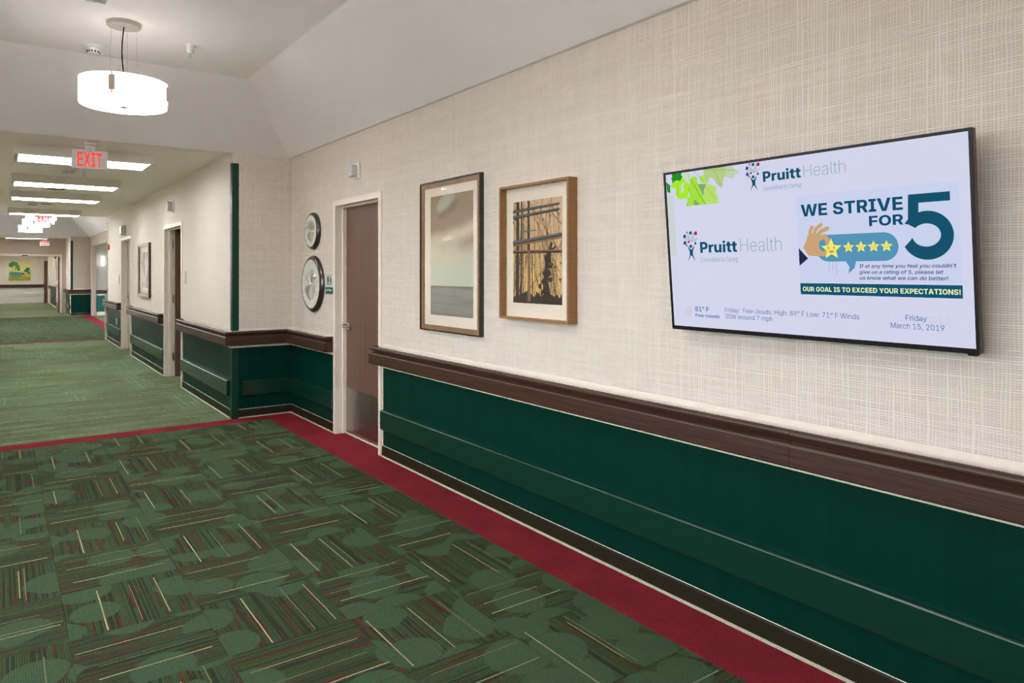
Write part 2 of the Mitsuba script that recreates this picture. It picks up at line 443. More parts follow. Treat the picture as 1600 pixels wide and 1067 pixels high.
for zq in (WIN[2], WIN[3]): obj('rail', bx(XL - 0.09, XL - 0.03, WIN[0], WIN[1], zq - 0.025, zq + 0.025, 0.004), 'mat_frame', k)
struct('wall_left_return', bx(XL, XCL, YB, YB + W, 0, ZS), 'mat_wallpaper')
wall_x('wall_corridor_left', XCL, YB + W, Y2, ZS + 0.02, 'mat_plain_paper', side=-1)
struct('wall_near', bx(XL - W, XW + W, YN - W, YN, 0, 3.5), 'mat_wallpaper')
# second lobby
struct('wall_lobby_return', bx(XC, XW + 0.1, Y2 - W, Y2, 0, ZS), 'mat_plain_paper')
struct('wall_lobby_left_return', bx(XL, XCL, Y2 - W, Y2, 0, ZS), 'mat_plain_paper')
wall_x('wall_lobby_left', XL, Y2, Y3, ZS + 0.02, 'mat_plain_paper', [(19.5, 27.0, 2.6)], side=-1, z0=0.0)
struct('wall_lobby_sill', bx(XL - W, XL, 19.5, 27.0, 0, 0.85), 'mat_plain_paper')
k = shead('added_window_2', 'wide unseen side window added to light the second lobby, with white mullions')  # invented opening, there to lift the light level of the second lobby
for q in range(6):
    yq = 19.5 + 7.5 * q / 5
    obj('mullion', bx(XL - 0.09, XL - 0.03, yq - 0.025, yq + 0.025, 0.85, 2.6, 0.004), 'mat_frame', k)
for zq in (0.85, 2.6): obj('rail', bx(XL - 0.09, XL - 0.03, 19.5, 27.0, zq - 0.025, zq + 0.025, 0.004), 'mat_frame', k)
wall_x('wall_lobby_right', XW, Y2, Y3, ZS + 0.02, 'mat_header', [(19.2, 28.25, 2.40)])
struct('wall_far_lobby', bx(1.948, 4.6, Y3, Y3 + W, 0, ZS), 'mat_header')
struct('wall_far_lobby_left', bx(XL, -0.52, Y3, Y3 + W, 0, ZS), 'mat_header')
wall_x('wall_alcove', 4.5, 18.2, Y3, 2.6, 'mat_gray_wall', [(20.0, 26.5, 2.3)])
k = shead('added_window_3', 'unseen opening added in the alcove wall for daylight, with white mullions')  # added opening that lets sky light into the alcove and second lobby
for q in range(6):
    yq = 20.0 + 6.5 * q / 5
    obj('mullion', bx(4.53, 4.6, yq - 0.025, yq + 0.025, 0, 2.3, 0.004), 'mat_frame', k)
struct('ceiling_alcove', bx(XW + W, 4.6, 18.2, Y3, 2.55, 2.65), 'mat_gray_wall')
struct('wall_alcove_back', bx(2.62, 4.5, 28.36, 28.52, 0, 2.55), 'mat_gray_wall')
struct('wall_alcove_near', bx(XW + W, 4.5, 18.1, 18.25, 0, 2.6), 'mat_gray_wall')
# third corridor
wall_x('wall_third', 1.948, Y3 + W, Y4, ZS + 0.02, 'mat_white_wall')
wall_x('wall_third_left', -0.52, Y3 + W, Y4, ZS + 0.02, 'mat_white_wall', side=-1)
cross = sg.box(-0.66, 0, 2.09, ZS).difference(sg.box(-0.36, -1, 1.78, 2.11))
m = ext(cross, 0.16); m.apply_transform(mat4([0, Y4 + 0.16, 0], [1, 0, 0], [0, 0, 1], [0, -1, 0]))
struct('wall_cross', m, 'mat_header')
wall_x('wall_fourth', 1.86, Y4 + 0.16, Y5, 2.6, 'mat_white_wall')
wall_x('wall_fourth_left', -0.52, Y4 + 0.16, Y5, 2.6, 'mat_white_wall', side=-1)
struct('wall_end', bx(-0.7, 2.1, Y5, Y5 + W, 0, 2.6), 'mat_white_wall')

# ceilings: flat soffits and the two hipped trays
def prism(pts, thick, up=(0, 0, 1)):
    """a planar polygon given counter-clockwise seen from below, thickened upward along `up`"""
    p = np.array(pts, float); q = p + np.array(up) * thick; n = len(p)
    f = []
    for k in range(1, n - 1): f += [(0, k, k + 1), (n, n + k + 1, n + k)]
    for k in range(n):
        l = (k + 1) % n; f += [(k, n + k, l), (l, n + k, n + l)]
    m = trimesh.Trimesh(np.vstack([p, q]), f, process=False); trimesh.repair.fix_normals(m); return m

def tray(name, xa, xb, ya, yb, h, mat, near=True):
    """hipped tray over (xa..xb, ya..yb): slopes of width h to the flat ceiling"""
    x0, x1, y0, y1 = xa + h, xb - h, ya + h, yb - h
    if not near: y0 = ya
    struct(name, bx(x0 - 0.01, x1 + 0.01, y0 - 0.01, y1 + 0.01, ZC, ZC + 0.06), mat)
    lip = 0.028
    A, B, C, D = (xa + lip, ya), (xb - lip, ya), (xb - lip, yb), (xa + lip, yb)
    a, b, c, d = (x0, y0), (x1, y0), (x1, y1), (x0, y1)
    z0 = ZS - 0.004
    P = lambda q, z: (q[0], q[1], z)
    struct(name + '_slope_right', prism([P(B, z0), P((xb + 0.02, ya), z0), P((xb + 0.02, yb), z0), P(C, z0), P(c, ZC), P(b, ZC)][:0] or [P(B, z0), P(C, z0), P(c, ZC), P(b, ZC)], 0.05), mat)
    struct(name + '_slope_left', prism([P(A, z0), P(D, z0), P(d, ZC), P(a, ZC)], 0.05), mat)
    struct(name + '_slope_back', prism([P(C, z0), P(D, z0), P(d, ZC), P(c, ZC)], 0.05), mat)
    if near: struct(name + '_slope_near', prism([P(A, z0), P(B, z0), P(b, ZC), P(a, ZC)], 0.05), mat)
    struct(name + '_lip_right', bx(xb - lip, xb + 0.02, ya, yb, ZS - 0.004, ZS + 0.04), mat)
    struct(name + '_lip_left', bx(xa - 0.02, xa + lip, ya, yb, ZS - 0.004, ZS + 0.04), mat)
tray('ceiling', XL, XW, YN, YB, 0.636, 'mat_ceiling', near=False)
tray('ceiling_second', XL, XW, Y2, Y3, 0.636, 'mat_ceiling')
struct('ceiling_corridor', bx(XL, XW, YB, Y2, ZS, ZS + 0.08), 'mat_corridor_ceiling')
struct('ceiling_third', bx(-0.7, 2.2, Y3, Y4 + 0.2, ZS, ZS + 0.08), 'mat_corridor_ceiling')
struct('ceiling_fourth', bx(-0.7, 2.2, Y4 + 0.16, Y5 + 0.1, 2.45, 2.53), 'mat_corridor_ceiling')

# rooms behind the corridor doors
for (y0, y1) in ((9.2, 12.2), (13.9, 16.4)):
    struct('wall_room', bx(4.0, 4.1, y0, y1, 0, 2.6), 'mat_white_wall')
    struct('wall_room_side', bx(XC + W, 4.0, y0 - 0.1, y0, 0, 2.6), 'mat_white_wall')
    struct('wall_room_side', bx(XC + W, 4.0, y1, y1 + 0.1, 0, 2.6), 'mat_white_wall')
    struct('ceiling_room', bx(XC + W, 4.0, y0, y1, 2.5, 2.6), 'mat_white_wall')

# wainscot: panels, trim, baseboard
def wainscot(wall, segs, step=2.44, mats=('mat_green', 'mat_base')):
    """segs: wall lines ((x, y), (x, y)), room to the left of travel"""
    for (a, b) in segs:
        a, b = np.array(a, float), np.array(b, float); L = np.linalg.norm(b - a); d = (b - a) / L
        s = 0.0
        while s < L - 0.02:
            e = min(L, s + step)
            obj('wainscot_panel', sweep([a + d * (s + 0.0012), a + d * (e - 0.0012)], [(0.0, 0.085), (0.0035, 0.085), (0.0045, 0.086), (0.0045, 0.728), (0.0035, 0.729), (0, 0.729)]), mats[0], wall)
            s = e
        obj('panel_trim', sweep([a, b], [(0, 0.729), (0.007, 0.729), (0.007, 0.737), (0.004, 0.743), (0, 0.743)]), 'mat_bead', wall)
        obj('trim_band', sweep([a, b], [(0, 0.745), (0.002, 0.745), (0.002, 0.924), (0, 0.925)]), 'mat_frame', wall)
def baseboard(name, segs):
    key = shead(name)
    for (a, b) in segs:
        obj('strip', sweep([a, b], [(0, 0.002), (0.012, 0.002), (0.010, 0.08), (0.007, 0.0895), (0, 0.0895)]), 'mat_base', key)
        obj('bead', sweep([a, b], [(0.0, 0.0895), (0.0072, 0.0895), (0.0060, 0.0920), (0, 0.0920)]), 'mat_bead', key)
        obj('toe', sweep([a, b], [(0.0, 0.0), (0.020, 0.0), (0.018, 0.005), (0.0125, 0.011), (0.011, 0.011), (0.011, 0.002), (0, 0.002)]), 'mat_toe', key)
YS = D1[0] - 0.022 - 2.31
right_segs = [((XW, YS), (XW, D1[0] - 0.022)), ((XW, YS - 2.44), (XW, YS)), ((XW, YN), (XW, YS - 2.44))]
wainscot('wall_right', right_segs + [((XW, D1[1]), (XW, YB))])
baseboard('baseboard_right', [((XW, YN), (XW, D1[0] - 0.012)), ((XW, D1[1]), (XW, YB))])
wainscot('wall_back', [((XW, YB), (XC, YB))])
baseboard('baseboard_back', [((XW - 0.012, YB), (XC + 0.06, YB))])
wainscot('wall_corridor', [((XC, YB), (XC, D2[0] - 0.02)), ((XC, D2[1]), (XC, D3[0] - 0.02)), ((XC, D3[1]), (XC, Y2))])
baseboard('baseboard_corridor', [((XC, YB + 0.06), (XC, D2[0] - 0.012)), ((XC, D2[1]), (XC, D3[0] - 0.012)), ((XC, D3[1]), (XC, Y2))])
wainscot('wall_left', [((XL, YB), (XL, WIN[1] + 0.1)), ((XL, WIN[0] - 0.1), (XL, YN))])
baseboard('baseboard_left', [((XL, YB), (XL, YN))])
wainscot('wall_corridor_left', [((XCL, Y2), (XCL, YB))])
wainscot('wall_far_lobby', [((2.6, Y3), (1.948, Y3))])
wainscot('wall_third', [((1.948, Y3), (1.948, Y4 - 0.04))])
baseboard('baseboard_third', [((1.948, Y3), (1.948, Y4 - 0.04))])
wainscot('wall_fourth', [((1.86, 32.6), (1.86, 39.0))])
baseboard('baseboard_far', [((2.6, Y3), (1.95, Y3))])
# white wainscot of the far end wall
obj('wainscot_panel', bx(-0.5, 1.83, Y5 - 0.012, Y5, 0.0, 0.80), 'mat_white', 'wall_end')
obj('baseboard', bx(-0.5, 1.83, Y5 - 0.03, Y5 - 0.012, 0.0, 0.16), 'mat_white', 'wall_end')

# ------------------------------------------------------------------ doors
def door_frame(name, x, d, depth=0.14, stop=0.055):
    key = shead(name)
    y0, y1, z = d; f = 0.05
    u = sg.box(y0, 0, y1, z).difference(sg.box(y0 + f, -1, y1 - f, z - f))
    face = ext(u, 0.016)
    inner = sg.box(y0 + 0.02, 0, y1 - 0.02, z - 0.02).difference(sg.box(y0 + f, -1, y1 - f, z - f))
    jamb = ext(inner, depth); jamb.apply_translation([0, 0, -depth])
    st = sg.box(y0 + 0.03, 0, y1 - 0.03, z - 0.03).difference(sg.box(y0 + f + 0.016, -1, y1 - f - 0.016, z - f - 0.016))
    stop_m = ext(st, 0.035); stop_m.apply_translation([0, 0, -stop - 0.035])
    m4 = mat4([x, 0, 0], [0, 1, 0], [0, 0, 1], [-1, 0, 0])
    M = cat_([face, jamb, stop_m]); M.apply_transform(m4)
    trimesh.repair.fix_normals(M, multibody=True)
    obj('frame', M, 'mat_frame', key)
    return key

# restroom door, closed
k = door_frame('door_1', XW, D1, depth=0.14, stop=0.055)
labels[k]['label'] = 'dark brown wood restroom door in a cream metal frame'
X1 = XW + 0.09
leaf = plabel(obj('leaf', bx(X1, X1 + 0.044, D1[0] + 0.053, D1[1] - 0.053, 0.012, D1[2] - 0.053, 0.002), 'mat_door', k), 'brown wood-grain door leaf')
plabel(obj('kick_plate', bx(X1 - 0.0015, X1, D1[0] + 0.07, D1[1] - 0.068, 0.035, 0.43), 'mat_steel', leaf), 'brushed steel kick plate')
ly, lz = 6.213, 1.01
lev = cat_([cyl([X1 - 0.012, ly, lz], [X1, ly, lz], 0.034, 28), cyl([X1 - 0.05, ly, lz], [X1, ly, lz], 0.016, 20), cyl([X1 - 0.062, ly, lz], [X1 - 0.048, ly, lz], 0.019, 20),
            tube([[X1 - 0.056, ly + 0.012 - 0.115 * q, lz - 0.002 * q] for q in np.linspace(0, 1, 8)], 0.0085, 12)])
plabel(obj('lever_handle', lev, 'mat_chrome', leaf, smooth=35), 'polished lever handle')
plabel(obj('threshold', bx(X1 - 0.014, X1 + 0.05, D1[0] + 0.05, D1[1] - 0.05, 0.0, 0.005, 0.002), 'mat_bead', k), 'pale threshold strip')

# patient room door, standing open into the room
k = door_frame('door_2', XC, D2, depth=0.14, stop=0.05)
labels[k]['label'] = 'corridor door standing open in a cream frame with three steel hinges'
hx, hy = XC + 0.105, D2[1] - 0.055
leaf = plabel(obj('leaf', bx(hx + 0.018, hx + 1.11, hy - 0.046, hy - 0.002, 0.012, D2[2] - 0.06, 0.002), 'mat_door', k), 'open brown door leaf')
for hz in (0.28, 1.12, 1.93):
    pl = cat_([bx(hx - 0.014, hx + 0.016, hy + 0.001, hy + 0.006, hz - 0.057, hz + 0.057), bx(hx + 0.015, hx + 0.018, hy - 0.042, hy - 0.004, hz - 0.057, hz + 0.057),
               cyl([hx + 0.010, hy - 0.003, hz - 0.06], [hx + 0.010, hy - 0.003, hz + 0.06], 0.008, 14)])
    plabel(obj('hinge', pl, 'mat_hinge', k, smooth=35), 'steel hinge')

# far corridor door, closed and pale
k = door_frame('door_3', XC, D3, depth=0.14, stop=0.06)
labels[k]['label'] = 'pale taupe corridor door in a cream frame, farther along the corridor'
leaf = obj('leaf', bx(XC + 0.1, XC + 0.144, D3[0] + 0.053, D3[1] - 0.053, 0.012, D3[2] - 0.053, 0.002), 'mat_taupe_door', k)
obj('latch_plate', bx(XC + 0.095, XC + 0.1, D3[1] - 0.135, D3[1] - 0.075, 0.94, 1.14, 0.002), 'mat_hinge', leaf)
obj('latch_plate', bx(XC + 0.092, XC + 0.095, D3[1] - 0.12, D3[1] - 0.09, 1.0, 1.05), 'mat_black', leaf)

# cased double doorway across the third corridor
k = shead('door_4', 'wide cream cased doorway across the far corridor')
u = sg.box(-0.43, 0, 1.83, 2.16).difference(sg.box(-0.36, -1, 1.765, 2.085))
m = ext(u, 0.22); m.apply_transform(mat4([0, Y4 + 0.19, 0], [1, 0, 0], [0, 0, 1], [0, -1, 0]))
obj('frame', m, 'mat_frame', k)
leaf = plabel(obj('leaf', bx(1.715, 1.757, Y4 + 0.21, Y4 + 1.26, 0.012, 2.07, 0.002), 'mat_white', k), 'open white door leaf')
plabel(obj('edge_band', bx(1.713, 1.759, Y4 + 0.196, Y4 + 0.21, 0.012, 2.07), 'mat_dark_wood', leaf), 'brown door edge')
plabel(obj('kick_plate', bx(1.712, 1.715, Y4 + 0.24, Y4 + 1.22, 0.03, 0.36), 'mat_steel', leaf), 'steel kick plate')
plabel(obj('vision_pane', bx(1.712, 1.715, Y4 + 0.85, Y4 + 1.0, 1.2, 1.9), 'mat_dark_void', leaf), 'narrow dark vision pane')
plabel(obj('push_bar', bx(1.66, 1.712, Y4 + 0.3, Y4 + 1.16, 0.95, 1.03, 0.01), 'mat_chrome', leaf), 'steel push bar')
leaf = plabel(obj('leaf', bx(-0.352, -0.31, Y4 + 0.21, Y4 + 1.26, 0.012, 2.07, 0.002), 'mat_white', k), 'open white door leaf')
plabel(obj('closer', bx(0.62, 0.78, Y4 - 0.05, Y4 - 0.03, 2.087, 2.12), 'mat_black', k), 'small dark latch box at the head of the doorway')
k = door_frame('door_5', 1.86, (39.1, 40.2, 2.1), depth=0.1)
labels[k]['label'] = 'cream door frame near the end of the far corridor'
k = shead('door_6', 'brown door at the right end of the far corridor')
obj('leaf', bx(1.70, 1.84, Y5 - 0.5, Y5 - 0.45, 0.0, 2.05, 0.003), 'mat_dark_wood', k)

# ------------------------------------------------------------------ handrails, bumper rails, corner guards
def arc(c, r, a0, a1, n):
    return [(c[0] + r * math.cos(math.radians(a)), c[1] + r * math.sin(math.radians(a))) for a in np.linspace(a0, a1, n)]
HAND = ([(0.036, 0.767), (0.044, 0.760), (0.080, 0.760)] + arc((0.084, 0.768), 0.008, -90, 0, 4) + [(0.092, 0.838)] + arc((0.080, 0.842), 0.012, 0, 80, 5)
        + [(0.074, 0.8555), (0.066, 0.8605), (0.062, 0.8665), (0.064, 0.8725)] + arc((0.072, 0.888), 0.0165, -60, 120, 10) + [(0.055, 0.898), (0.048, 0.886), (0.036, 0.872)])
BUMP = [(0.003, 0.226), (0.024, 0.226), (0.030, 0.230), (0.033, 0.238)] + arc((0.021, 0.373), 0.012, 0, 90, 9) + [(0.003, 0.385)]
def handrail(path, label, group=None, joints=()):
    t = thing('handrail', label, 'handrail', group)
    for kind, sub in split_path(path):
        cuts = [q for q in joints if kind == 'rail' and min(sub[0][1], sub[1][1]) < q < max(sub[0][1], sub[1][1])]
        ends = [sub[0]] + [z for q in cuts for z in (np.array([sub[0][0], q - 0.0008]), np.array([sub[0][0], q + 0.0008]))] + [sub[-1]]
        for a, b in (zip(ends[::2], ends[1::2]) if cuts else [(None, None)]):
            obj(kind, sweep([a, b] if cuts else sub, HAND), 'mat_rail', t, smooth=32)
    P = np.array(path, float)
    for a, b in zip(P[:-1], P[1:]):
        L = np.linalg.norm(b - a)
        if L < 0.4: continue
        d = (b - a) / L; n = max(2, int(L / 1.4) + 1)
        for s in np.linspace(0.2, L - 0.2, n):
            obj('bracket', sweep([a + d * (s - 0.03), a + d * (s + 0.03)], [(0, 0.79), (0.05, 0.79), (0.05, 0.85), (0, 0.85)]), 'mat_rail', t)
    return t
def bumper(path, label, mat='mat_green_rail'):
    return tag(obj('bumper_rail', sweep(path, BUMP), mat, smooth=40), label, 'bumper rail')
r = 0.005
ysr = D1[0] - 0.02
# rails run with the room on the left of travel
handrail([(XW, YN + 0.1), (XW, ysr), (XW + 0.01, ysr)], 'brown wood-grain handrail on the right wall below the television and pictures', joints=(1.56,))
bumper([(XW, YN + 0.1), (XW, ysr)], 'long green bumper rail on the wainscot below the television')
handrail([(XW + 0.01, 6.445), (XW, 6.445), (XW, YB), (XC, YB), (XC, D2[0] - 0.10), (XC + 0.01, D2[0] - 0.10)], 'brown handrail wrapping the inner and outer corner left of the restroom door')
bumper([(XW, D1[1] + 0.01), (XW, YB - 0.034)], 'short green bumper rail between the restroom door and the inner corner')
bumper([(XW - 0.034, YB), (XC + 0.095, YB)], 'green bumper rail on the short wall facing the viewer')
bumper([(XC, YB + 0.1), (XC, D2[0] - 0.015)], 'green bumper rail between the green corner guard and the open corridor door')
handrail([(XC + 0.01, D2[1] + 0.10), (XC, D2[1] + 0.10), (XC, D3[0] - 0.10), (XC + 0.01, D3[0] - 0.10)], 'brown handrail below the small framed picture, between the two corridor doors')
bumper([(XC, D2[1] + 0.01), (XC, D3[0] - 0.015)], 'green bumper rail below the small framed picture between corridor doors')
handrail([(XC + 0.01, D3[1] + 0.10), (XC, D3[1] + 0.10), (XC, Y2 - 0.02), (XC + 0.01, Y2 - 0.02)], 'short brown handrail beyond the farther corridor door, above the white outlet')
bumper([(XC, D3[1] + 0.01), (XC, Y2 - 0.03)], 'short green bumper rail below the white outlet, beyond the farther corridor door')
handrail([(2.76, Y3), (1.948, Y3), (1.948, Y4 - 0.2), (1.958, Y4 - 0.2)], 'brown handrail at the far end of the second lobby, above dark green wainscot')
handrail([(XL, YB), (XL, WIN[1] + 0.15)], 'brown handrail along the left lobby wall')
handrail([(XCL, Y2 - 0.1), (XCL, YB)], 'brown handrail along the left corridor wall')
handrail([(1.86, 32.3), (1.86, 38.9)], 'brown handrail beyond the far doorway, beside the open white door')
handrail([(1.72, Y5), (-0.5, Y5)], 'dark brown handrail on the white end wall below the landscape painting')
bumper([(1.948, Y3 + 0.1), (1.948, Y4 - 0.1)], 'green bumper rail beside the far doorway')
tag(obj('bumper_rail', sweep([(1.80, Y5 - 0.012), (-0.5, Y5 - 0.012)], [(0, 0.33), (0.03, 0.335), (0.033, 0.47), (0.028, 0.488), (0, 0.49)]), 'mat_white', smooth=40), 'white bumper rail on the white end wall', 'bumper rail')

def guard(x, y, z0, z1, label, w=0.063, t=0.004, side=1, mat='mat_guard'):
    p = sg.Polygon([(-t, -t), (w, -t), (w + 0.0005, -t * 0.5), (w, 0), (0, 0), (0, w), (-t * 0.5, w + 0.0005), (-t, w)])
    m = ext(p, z1 - z0); m.apply_translation([x, y, z0])
    return tag(obj('corner_guard', m, mat), label, 'corner guard')
guard(XC, YB, 0.905, 2.635, 'tall dark green corner guard above the handrail at the near corridor corner')
guard(XC - 0.005, YB - 0.005, 0.0, 0.724, 'low dark green corner guard below the handrail at the near corridor corner')
guard(1.948, Y3, 0.905, 2.59, 'dark green corner guard beside the far doorway, beyond the second lobby')
tag(obj('corner_guard', bx(1.943, 1.948, Y3 - 0.004, Y3 + 0.35, 0.0, 0.73), 'mat_frame'), 'white corner post beside the far doorway', 'corner guard')
m = bx(XC - 0.005, XC + 0.06, Y2 - 0.06, Y2 + 0.004, 0.905, 2.6)
tag(obj('corner_guard', m, 'mat_guard'), 'thin dark green corner guard at the corridor wall end, by the fire alarm', 'corner guard')
tag(obj('corner_guard', cat_([bx(XC - 0.05, XC + 0.02, Y2 + 0.004, Y2 + 0.03, 0.0, 0.72, 0.004)]), 'mat_frame'), 'white corner post below the handrail at the far corridor corner', 'corner guard')

# ------------------------------------------------------------------ lights
def fixture(y0, label, x0=0.105, x1=1.305, z=ZS, dep=0.6, group='fluorescent corridor lights', h=0.1):
    t = thing('ceiling_light', label, 'ceiling light', group)
    zb = z - h
    prof = sg.box(x0, y0, x1, y0 + dep).difference(sg.box(x0 + 0.03, y0 + 0.012, x1 - 0.03, y0 + dep - 0.02))
    m = cat_([ext(prof, h - 0.012), bx(x0, x1, y0, y0 + dep, h - 0.014, h)]); m.apply_translation([0, 0, zb])
    obj('housing', m, 'mat_housing', t)
    plabel(obj('diffuser', bx(x0 + 0.03, x1 - 0.03, y0 + 0.012, y0 + dep - 0.02, zb + 0.004, zb + 0.03), 'mat_white', t, emitter=emit(FLUO * WARM)), 'glowing white diffuser')
fixture(8.2, 'nearest fluorescent ceiling light, behind the near exit sign')
fixture(10.72, 'second fluorescent ceiling light of the corridor, behind the smoke detector')
fixture(12.95, 'third fluorescent ceiling light of the corridor')
fixture(16.43, 'fourth fluorescent ceiling light of the corridor, touching the far exit sign and drum lamps')
fixture(28.72, 'small far fluorescent ceiling light beyond the drum lamps', group='fluorescent corridor lights')
fixture(32.2, 'fluorescent ceiling light just beyond the far doorway', z=2.45, group='fluorescent corridor lights')
fixture(36.2, 'second fluorescent ceiling light beyond the far doorway', z=2.45, group='fluorescent corridor lights')
fixture(39.6, 'last fluorescent ceiling light, close to the end wall', z=2.45, group='fluorescent corridor lights')

def drum(x, y, zc, label, zb=2.735, R=0.29, H=0.185, turn=0.0):
    t = thing('drum_pendant', label, 'pendant lamp', 'drum pendant lamps')
    T0 = lambda m: (m.apply_translation([x, y, 0]), m)[1]
    plabel(obj('canopy', T0(lathe([(0, zc - 0.001), (0.114, zc - 0.001), (0.114, zc - 0.026), (0.111, zc - 0.03), (0, zc - 0.03)], 40)), 'mat_canopy', t, smooth=35), 'brushed metal canopy')
    zt = zb + H
    shade = lathe([(0, zb), (R - 0.012, zb), (R - 0.003, zb + 0.004), (R, zb + 0.012), (R, zt)], 64)
    if shade.vertex_normals[:, 2].min() > -0.5 or (shade.face_normals[:, 2].mean() > 0): shade.invert()
    liner = lathe([(R, zt), (R - 0.005, zt), (R - 0.005, zb + 0.015), (R - 0.012, zb + 0.008), (0, zb + 0.008)], 64)
    if liner.face_normals[:, 2].mean() < 0: liner.invert()
    obj('liner', T0(liner), 'mat_white', t, smooth=35, emitter=emit(LINER * WARM))
    plabel(obj('shade', T0(shade), 'mat_white', t, smooth=35, emitter=emit(DRUM * WARM)), 'glowing white drum shade')
    plabel(obj('finial', T0(lathe([(0, zb - 0.014), (0.006, zb - 0.013), (0.008, zb - 0.007), (0.027, zb - 0.005), (0.027, zb), (0, zb)], 24)), 'mat_chrome', t, smooth=35), 'small metal finial')
    cord = [[x - 0.012 * math.sin(4.2 * q), y + 0.008 * math.sin(5.0 * q), zc - 0.03 - (zc - 0.03 - zb - 0.1) * q] for q in np.linspace(0, 1, 14)]
    plabel(obj('cord', tube(cord, 0.0045, 8), 'mat_black', t, smooth=True), 'black power cord')
    for a in range(4):
        th = math.radians(turn + 90 * a); c, s = math.cos(th), math.sin(th)
        M = mat4([x, y, 0], [-s, c, 0], [0, 0, 1], [c, s, 0])
        pl = cat_([bx(-0.019, 0.019, zb + 0.055, zt - 0.022, R, R + 0.004, 0.001), bx(-0.004, 0.004, zb + 0.03, zt + 0.008, R + 0.004, R + 0.009),
                   bx(-0.004, 0.004, zt, zt + 0.008, R - 0.012, R + 0.009), bx(-0.004, 0.004, zb + 0.03, zb + 0.036, R + 0.0, R + 0.010)])
        obj('clip', on(pl, M), 'mat_clip', t)
        obj('wire', cyl([x + 0.085 * c, y + 0.085 * s, zc - 0.03], [x + (R - 0.02) * c * 0.36, y + (R - 0.02) * s * 0.36, zb + 0.1], 0.0009, 6), 'mat_canopy', t)
    return t
drum(0.737, 5.90, ZC, 'nearest white drum pendant lamp, hanging alone at the upper left', turn=-112)
drum(0.72, 18.75, ZC, 'highest of three far drum pendant lamps, behind the far exit sign', turn=-60, zb=2.66)
drum(0.72, 21.45, ZC, 'middle one of three far drum pendant lamps', turn=-100, zb=2.655)
drum(0.68, 24.2, ZC, 'lowest of three far drum pendant lamps', turn=-105, zb=2.645)
for y, n_ in ((2.5, 'second'), (-0.9, 'third')):
    drum(0.737, y, ZC, n_ + ' white drum pendant lamp of the lobby tray, nearer than the one in view', turn=-100)

t = thing('wall_sconce', 'small glowing wall sconce in the alcove beyond the corridor', 'sconce')
obj('shade', lathe([(0, -0.17), (0.04, -0.17), (0.052, -0.1), (0.052, 0.1), (0.04, 0.17), (0, 0.17)], 24).apply_translation([2.885, 28.27, 1.9]), 'mat_white', t, smooth=35, emitter=emit(2.0 * WARM, 0.05))
obj('backplate', bx(2.85, 2.92, 28.33, 28.36, 1.85, 1.95), 'mat_canopy', t)

# exit signs
RED = np.array(srgb(255, 48, 36)) * 0.8
def exit_sign(x, y, zb, label, w=0.29, h=0.178, zc=ZS, k=1.0):
    t = thing('exit_sign', label, 'exit sign', 'red exit signs')
    M = front_plane(x, y, zb)
    body = ext(sg.box(0.012, 0.012, w - 0.012, h - 0.012).buffer(0.012, quad_segs=4), 0.028); body.apply_translation([0, 0, -0.028])
    obj('body', on(body, M), 'mat_gray_plastic', t)
    L = lettering('EXIT', 640, h=0.135, w=0.2)
    L = sa.translate(L, (w - 0.2) / 2, 0.02)
    lm = ext(L, 0.0015)
    plabel(obj('lettering', on(lm, M), 'mat_exit_red', t, emitter=emit(RED * k, 0.02)), 'glowing red letters EXIT')
    obj('bracket', on(bx(w / 2 - 0.045, w / 2 + 0.045, h, zc - zb - 0.028, -0.034, 0.004, 0.002), M), 'mat_gray_plastic', t)
    obj('mounting_plate', on(bx(w / 2 - 0.055, w / 2 + 0.055, zc - zb - 0.03, zc - zb, -0.045, 0.03, 0.003), M), 'mat_housing', t)
exit_sign(0.535, 7.72, 2.487, 'nearest exit sign with red letters, hanging before the first corridor light')
exit_sign(0.56, 17.15, 2.512, 'far exit sign with red letters, between the fourth corridor light and the drum lamps')
exit_sign(1.10, 29.6, 2.43, 'tiny distant red exit sign below the far ceiling light', k=1.4)

# ------------------------------------------------------------------ ceiling devices
def detector(x, y, z, label):
    t = thing('smoke_detector', label, 'smoke detector')
    obj('base', lathe([(0, z), (0.082, z), (0.078, z - 0.012), (0.06, z - 0.018), (0, z - 0.018)], 32).apply_translation([x, y, 0]), 'mat_white', t, smooth=35)
    obj('head', lathe([(0, z - 0.018), (0.054, z - 0.018), (0.05, z - 0.04), (0.042, z - 0.058), (0.03, z - 0.064), (0, z - 0.064)], 32).apply_translation([x, y, 0]), 'mat_white', t, smooth=35)
    for q in range(14):
        a = 2 * math.pi * q / 14
        m = bx(-0.006, 0.006, -0.001, 0.001, -0.008, 0.008); m.apply_transform(trimesh.transformations.rotation_matrix(a + math.pi / 2, [0, 0, 1]))
        obj('slot', m.apply_translation([x + 0.0485 * math.cos(a), y + 0.0485 * math.sin(a), z - 0.045]), 'mat_black', t)
detector(0.61, 6.66, ZC, 'white smoke detector on the tray ceiling behind the nearest drum lamp')
def sprinkler(x, y, z, label):
    t = thing('sprinkler', label, 'sprinkler')
    obj('escutcheon', lathe([(0, z), (0.042, z), (0.04, z - 0.006), (0.031, z - 0.02), (0.028, z - 0.055), (0.022, z - 0.066), (0, z - 0.066)], 28).apply_translation([x, y, 0]), 'mat_white', t, smooth=35)
    obj('head', cat_([lathe([(0, z - 0.062), (0.01, z - 0.062), (0.01, z - 0.075), (0, z - 0.075)], 14), cyl([0.009, 0, z - 0.073], [0.004, 0, z - 0.098], 0.0022, 8), cyl([-0.009, 0, z - 0.073], [-0.004, 0, z - 0.098], 0.0022, 8),
                      lathe([(0, z - 0.098), (0.014, z - 0.098), (0.014, z - 0.1), (0, z - 0.1)], 16)]).apply_translation([x, y, 0]), 'mat_chrome', t)
sprinkler(1.245, 6.16, ZC, 'white sprinkler head on the tray ceiling, right of the nearest drum lamp')
